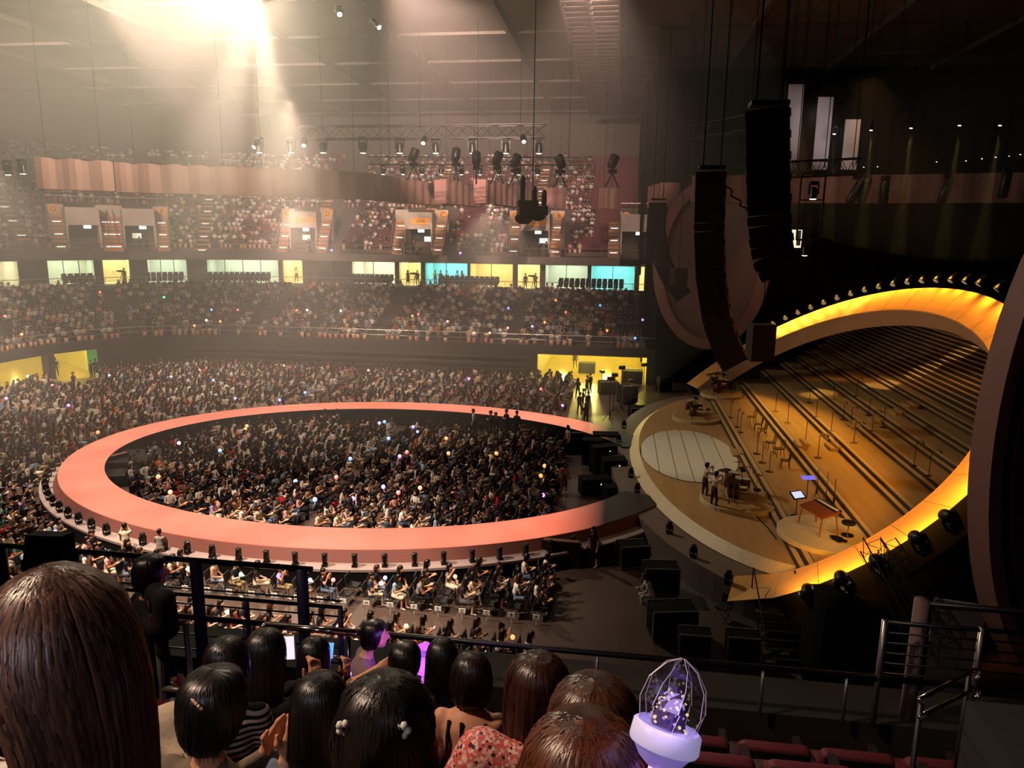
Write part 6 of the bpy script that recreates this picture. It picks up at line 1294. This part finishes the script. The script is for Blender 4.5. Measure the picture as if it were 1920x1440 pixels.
STRP = cloth('striped_knit', '#b8aea0'); nt = STRP.node_tree; wv = nt.nodes.new('ShaderNodeTexWave'); wv.bands_direction = 'Z'; wv.inputs['Scale'].default_value = 9; wv.inputs['Distortion'].default_value = .6; tcw = nt.nodes.new('ShaderNodeTexCoord'); nt.links.new(tcw.outputs['Object'], wv.inputs['Vector']); cw_ = nt.nodes.new('ShaderNodeValToRGB'); cw_.color_ramp.interpolation = 'CONSTANT'; cw_.color_ramp.elements[0].color = (*lin('#151215'), 1); cw_.color_ramp.elements[1].position = .5; cw_.color_ramp.elements[1].color = (*lin('#b8a898'), 1); nt.links.new(wv.outputs[0], cw_.inputs[0]); nt.links.new(cw_.outputs[0], nt.nodes['Principled BSDF'].inputs['Base Color'])
seated('spectator in black and white striped top with black strap', 428, 1238, 2.85, 2, .1, STRP, JEAN, 'mid', '#120c0a', 8, armr=1.2)
ph = {-1: ((-.22, .12, .74), (.05, .33, .92)), 1: ((.24, .14, .76), (.13, .34, .92))}
o5, hd5, s5, b5 = seated('spectator in black lifting a white lit phone', 503, 1222, 3.45, 3, -.2, BLKT, JEAN, 'long', '#0c0a0a', 9, arms=ph, hands=[(np.array([.125, .35, .93]), (.0, .3, .9), (.9, -.3, 0), -1, .5)])
o6, hd6, s6, b6 = seated('small spectator in black holding a blue lit phone', 592, 1226, 4.35, 4, -.1, BLKT, JEAN, 'mid', '#0c0a0a', 10, arms=ph, hands=[(np.array([.125, .35, .93]), (.0, .3, .9), (.9, -.3, 0), -1, .5)])
seated('spectator with long straight black hair in pale blue shirt', 605, 1318, 2.2, 1, -.05, cloth('pale_blue_shirt', '#6f7f92'), JEAN, 'long', '#0e0b0b', 12, hsc=1.0, arms='lap', armr=1.25)
o8, hd8, s8, b8 = seated('girl with wavy black hair and white flower clips', 726, 1360, 1.65, 1, .06, cloth('cream_blouse', '#a89878'), JEAN, 'long', '#100c0c', 14, hsc=1.12, wav=.8, nlock=170, armr=1.2)
for i, (x, z) in enumerate([(-.075, .075), (.07, .08)]):
    r = empty('flower_clip', (0, 0, 0)); r.parent = o8; r.location = (hd8[0]+x, hd8[1]-.122, hd8[2]+z); fm = mat('flower_white', '#e9e4de', .5)
    for k in range(5): b = MB(); a = k*2*PI/5; b.ball((.013*math.cos(a), 0, .013*math.sin(a)), .0105, 7, 5); b.build('petal', fm, r, True)
pa = {-1: ((-.2, .1, .74), (-.06, .26, .82)), 1: ((.2, .1, .74), (.06, .28, .8))}
seated('young man in mauve shirt leaning at the rail in violet light', 706, 1190, 5.45, 5, -1.1, cloth('mauve_shirt', '#8a7276'), JEAN, 'short', '#0e0b0c', 15, skin='#d8a888', arms=pa, armr=1.25, lean=.12, nod=.08)
up_ = {-1: ((-.36, .05, 1.06), (-.2, .14, 1.13)), 1: ((.25, .1, .74), (.1, .3, .8))}
seated('spectator in tan top with one arm lifted beside the head', 760, 1236, 4.35, 4, .1, TAN2, JEAN, 'short', '#0c0a0a', 16, arms=up_, hands=[(np.array([-.2, .14, 1.13]), (.8, .2, .35), (0, -1, .2), 1, .4)], armr=1.05)
seated('spectator with long black hair in dark patterned shirt', 830, 1228, 4.5, 4, .05, cloth('dark_pattern', '#2a2624', var=.6, vs=30), JEAN, 'long', '#0c0a0a', 17, armr=1.15)
o12, hd12, s12, b12 = seated('spectator with dark bob and bare back in black halter', 885, 1262, 3.6, 3, .0, SKM['#c88f70'], JEAN, 'bob', '#140d0b', 18, skin='#c88f70', armr=1.0)
skb, _ = skeleton('sit', .06, .05, 'lap', .3, False, True, 1.0)
def back_y(x, z):
    ys = np.linspace(-.35, .1, 91); g = np.stack([np.full(91, x), ys, np.full(91, z)], 1); d = np.min([pd(g, p) for p in skb], 0); k = np.argmax(d < .016); return ys[k]
for pts in ([(-.11, .99), (-.115, .9), (-.12, .8), (-.125, .7), (-.13, .6)], [(.11, .99), (.115, .9), (.12, .8), (.125, .7), (.13, .6)], [(-.03, 1.0), (-.025, .9), (-.02, .8), (-.015, .7), (-.01, .6)], [(-.13, .62), (-.05, .62), (.05, .62), (.13, .62)]):
    b = MB(); b.path([(x, back_y(x, z), z) for x, z in pts], .011, 6); b.build('halter_strap', BLKT, o12, True)
FLO = mat('floral_blouse', '#b8706a', .8); nt = FLO.node_tree; vo = nt.nodes.new('ShaderNodeTexVoronoi'); vo.inputs['Scale'].default_value = 85; tc = nt.nodes.new('ShaderNodeTexCoord'); nt.links.new(tc.outputs['Object'], vo.inputs['Vector']); crm = nt.nodes.new('ShaderNodeValToRGB'); crm.color_ramp.interpolation = 'CONSTANT'
crm.color_ramp.elements[0].color = (*lin('#c8504c'), 1); crm.color_ramp.elements[1].position = .3; crm.color_ramp.elements[1].color = (*lin('#d39a90'), 1)
for ps, cc in ((.5, '#b06a66'), (.72, '#e0b8ac'), (.88, '#3a2020')): e = crm.color_ramp.elements.new(ps); e.color = (*lin(cc), 1)
sx_ = nt.nodes.new('ShaderNodeSeparateColor'); nt.links.new(vo.outputs['Color'], sx_.inputs[0]); nt.links.new(sx_.outputs[0], crm.inputs[0]); nt.links.new(crm.outputs[0], nt.nodes['Principled BSDF'].inputs['Base Color'])
seated('girl with auburn hair in pink floral blouse', 1008, 1288, 2.55, 2, .12, FLO, JEAN, 'mid', '#2a120c', 20, armr=1.5, hsc=1.05, extra=[P((sx*.2, .0, 1.03), (sx*.27, .03, .84), .095, .105, TOP) for sx in (-1, 1)]+[P((-.12, -.02, 1.02), (.12, -.02, 1.02), .075, .075, TOP)])
seated('girl with centre parted brown hair before the light stick', 1112, 1358, 1.8, 1, .05, BLKT, JEAN, 'long', '#3a2012', 22, hsc=1.15, nlock=160)
seated('girl with copper lit hair nearest below the light stick', 1092, 1462, 1.08, 0, .05, BLKT, JEAN, 'long', '#4a2412', 24, hsc=1.05, nlock=220, lean=.0, nod=.0)
# walking person in black with a backpack
sk, hd = skeleton('stand', .05, .03, 'hang', .6, False, True, 1.15); V, Q, R = grow(sk, .014, .015); hw = at_y(270, 1074, 4.75); wz = 9.05+.5; o = link('person', mesh_of('person', V, Q, R, [SKM['#b97d58'], BLKT, BLKT, mat('near_shoe', '#201c1c', .6)]), None, (hw[0], hw[1]-.06, hw[2]-hd[2])); o.rotation_euler = (0, 0, -.6); tag(o, 'standing person in black walking past the grey gate frame', 'person'); hair_obj(o, Vector(hd), 'short', '#0b0909', 30, 1.05)
bpk = empty('backpack', at_y(302, 1142, 4.55), -.6, 'dark backpack with reddish trim on the walking person', 'bag'); V, Q, R = grow([P((-.07, 0, -.12), (-.07, 0, .1), .085, .075, 0), P((.07, 0, -.12), (.07, 0, .1), .085, .075, 0), P((-.05, -.07, -.1), (.05, -.07, -.1), .05, .05, 0)], .012, .03); link('bag_body', mesh_of('bag_body', V, Q, None, [cloth('bag_dark', '#17151a')]), bpk); b = MB(); b.path([(.0, -.085, .1), (.05, -.09, .02), (.06, -.1, -.06)], .008, 8); b.build('trim_strap', cloth('bag_red', '#4a2024'), bpk, True)
# cream hooded jacket laid over the seat backs
cj = empty('hooded_jacket', at_y(305, 1400, 2.0), .1, 'cream hooded jacket heaped over a seat beside the brown haired girl', 'jacket'); CRJ = cloth('cream_jacket', '#b7a68c', var=.1, vs=12)
V, Q, R = grow([P((-.09, 0, -.05), (.08, .02, -.12), .1, .11, 0, ((0, 0, 1), 1.2)), P((-.1, .02, .05), (.02, .05, .06), .045, .05, 0), P((.02, .05, .06), (.11, 0, -.02), .05, .045, 0), P((-.12, -.02, .0), (-.05, -.08, -.2), .05, .06, 0), P((.1, -.02, -.05), (.06, -.08, -.25), .05, .06, 0), P((0, -.03, -.2), (.02, -.03, -.4), .15, .16, 0)], .012, .02); link('jacket_cloth', mesh_of('jacket_cloth', V, Q, None, [CRJ]), cj)
V, Q, R = grow([P((-.1, -.05, .03), (-.02, -.09, .05), .02, .02, 0), P((-.02, -.09, .05), (.08, -.06, .0), .02, .018, 0), P((.08, -.06, .0), (.12, -.03, -.09), .018, .016, 0)], .009, .012); link('hood_fold', mesh_of('hood_fold', V, Q, None, [CRJ]), cj)
# lit phones of the front rows
def phone(q, rz, col, es, label):
    r = empty('smartphone', q, rz, label, 'phone'); b = MB(); b.box((0, 0, 0), (.075, .009, .155)); b.build('phone_body', PHB, r); b = MB(); b.box((0, -.006, 0), (.068, .003, .146)); b.build('screen', mat('near_screen_'+label.split()[0], (1, 1, 1), emit=col, es=es), r); return r
q = at_y(541, 1214, 3.75); phone(q, .25, (.95, .85, .95), 1.0, 'white lit smartphone held up before the barrier'); q = at_y(616, 1219, 4.6); o = phone(q, .3, (.12, .5, 1), 1.0, 'blue lit smartphone held up before the barrier'); o.rotation_euler = (.25, .12, .3)
# violet glow by the rail: round patterned fan, the stick's light put in as emission
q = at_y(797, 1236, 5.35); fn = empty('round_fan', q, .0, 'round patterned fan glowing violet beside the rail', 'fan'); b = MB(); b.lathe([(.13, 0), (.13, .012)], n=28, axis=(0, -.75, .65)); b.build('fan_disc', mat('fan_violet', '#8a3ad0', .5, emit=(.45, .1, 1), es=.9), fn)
for k in range(3): b = MB(); b.path([(.1*math.cos(a)*(1-.2*k), -.012-.06*math.sin(a), .02+.05*math.sin(a)+.02*k) for a in np.linspace(.2, 2.9, 9)], .006, 5); b.build('fan_pattern', mat('fan_ink', '#2a1030', .6), fn)
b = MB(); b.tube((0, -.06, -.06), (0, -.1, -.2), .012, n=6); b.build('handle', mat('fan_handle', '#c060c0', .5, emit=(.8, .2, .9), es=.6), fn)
light('violet_stick_light', 'POINT', at_y(782, 1228, 5.2), 9, (.5, .16, 1), None, .06)
# ================================================================== the big light stick in the near row
LS = at_y(1252, 1362, 1.05); LSR = Matrix.Rotation(.28, 3, 'Y') @ Matrix.Rotation(-.35, 3, 'X'); ls = empty('crystal_light_stick', LS, 0, 'crystal dome light stick with white collar and violet glowing handle', 'light stick'); ls.rotation_euler = LSR.to_euler(); ls.rotation_euler = (-.35, .22, 0)
GLD = bpy.data.materials.new('dome_plastic'); GLD.use_nodes = True; nt = GLD.node_tree; nt.nodes.clear(); out = nt.nodes.new('ShaderNodeOutputMaterial'); mx = nt.nodes.new('ShaderNodeMixShader'); tr = nt.nodes.new('ShaderNodeBsdfTransparent'); gl = nt.nodes.new('ShaderNodeBsdfGlossy'); tr.inputs[0].default_value = (.93, .90, .95, 1); gl.inputs['Roughness'].default_value = .08; mx.inputs[0].default_value = .2; nt.links.new(tr.outputs[0], mx.inputs[1]); nt.links.new(gl.outputs[0], mx.inputs[2]); nt.links.new(mx.outputs[0], out.inputs[0])
n = 8; t = np.linspace(0, 2*PI, n, endpoint=False)
def oc(r_, z, ph=0.): return [(r_*math.cos(a+ph), r_*math.sin(a+ph), z) for a in t]
b = MB(); b.loft([oc(.044, 0), oc(.052, .032), oc(.046, .066, .1), oc(.026, .092, .2), oc(.003, .104, .2)], 0, True, False); b.build('crystal_dome', GLD, ls)
EDW = mat('dome_edge', '#cfc6d2', .3, spec=.6)
for ph, ra_, rb_ in ((0, (.044, 0), (.052, .032)), (.05, (.052, .032), (.046, .066)), (.15, (.046, .066), (.026, .092)), (.2, (.026, .092), (.003, .104))):
    for a in t: b = MB(); b.tube((ra_[0]*math.cos(a+ph-.05), ra_[0]*math.sin(a+ph-.05), ra_[1]), (rb_[0]*math.cos(a+ph+.05), rb_[0]*math.sin(a+ph+.05), rb_[1]), .0007, n=4); b.build('dome_ridge', EDW, ls)
b = MB(); b.lathe([(.052, -.03), (.054, -.026), (.053, -.002), (.048, .002)], n=24, cap=False); b.build('collar_ring', mat('collar_white', '#d8d2ea', .4, emit=(.55, .5, .95), es=.35), ls, True)
b = MB(); b.lathe([(.048, -.03), (.034, -.05), (.02, -.06)], n=20, cap=False); b.build('lower_bowl', mat('bowl_violet', '#a898dc', .4, emit=(.4, .28, .9), es=.3), ls, True)
b = MB(); b.lathe([(.013, -.2), (.015, -.06), (.018, -.055)], n=16); b.build('handle', mat('handle_glow', '#d0a8ff', .3, emit=(.6, .25, 1), es=2.2), ls, True)
GLT = mat('glitter_gold', '#d8c06a', .2, .6, emit=(1, .85, .45), es=.9); GLV = mat('glitter_violet', '#b09ad8', .2, .5, emit=(.6, .45, .9), es=.5); gl_m = [MB().box((0, 0, 0), (.0035, .0035, .0035)).mesh('sequin', m) for m in (GLT, GLV)]
b = MB(); b.lathe([(.03, 0), (.02, .03), (.004, .062)], n=6); b.build('crystal_core', mat('core_violet', '#6a5a90', .25, .3), ls)
for k in range(90):
    z = rng.uniform(.004, .055); rr = .031-(z/.062)*.026+rng.uniform(0, .006); a = rng.uniform(0, 2*PI); o = link('sequin', gl_m[k % 2], ls, (rr*math.cos(a), rr*math.sin(a), z)); o.rotation_euler = tuple(rng.uniform(0, 3, 3)); o.scale = (rng.uniform(.4, 1.1),)*3
light('stick_glow', 'POINT', LS+np.array([0, -.05, .06]), .12, (.6, .4, 1), None, .03)
# ================================================================== stage haze drifting at the left half of the hall
hm = bpy.data.materials.new('stage_haze'); hm.use_nodes = True; nt = hm.node_tree; nt.nodes.clear()
out = nt.nodes.new('ShaderNodeOutputMaterial'); vsn = nt.nodes.new('ShaderNodeVolumeScatter'); vsn.inputs['Color'].default_value = (1, .94, .87, 1); vsn.inputs['Density'].default_value = .009; vsn.inputs['Anisotropy'].default_value = .25
nt.links.new(vsn.outputs[0], out.inputs['Volume'])
b = MB(); b.ball((0, 0, 0), 1, 40, 24); haze = b.build('haze', hm, None, True); haze.location = (-42, 60, 17); haze.scale = (55, 39, 26)
tag(haze, 'pale drifting stage haze lit by the follow spots', 'haze', None, 'stuff')
h2 = bpy.data.materials.new('thin_haze'); h2.use_nodes = True; nt = h2.node_tree; nt.nodes.clear(); out = nt.nodes.new('ShaderNodeOutputMaterial'); v2 = nt.nodes.new('ShaderNodeVolumeScatter'); v2.inputs['Density'].default_value = .0012; nt.links.new(v2.outputs[0], out.inputs['Volume'])
v2.inputs['Density'].default_value = .006; b = MB(); b.ball((0, 0, 0), 1, 32, 18); hz2 = b.build('haze', h2, None, True); hz2.location = (22, 50, 18); hz2.scale = (15, 9, 6); tag(hz2, 'thin haze hanging above the stage under the small spots', 'haze', None, 'stuff')
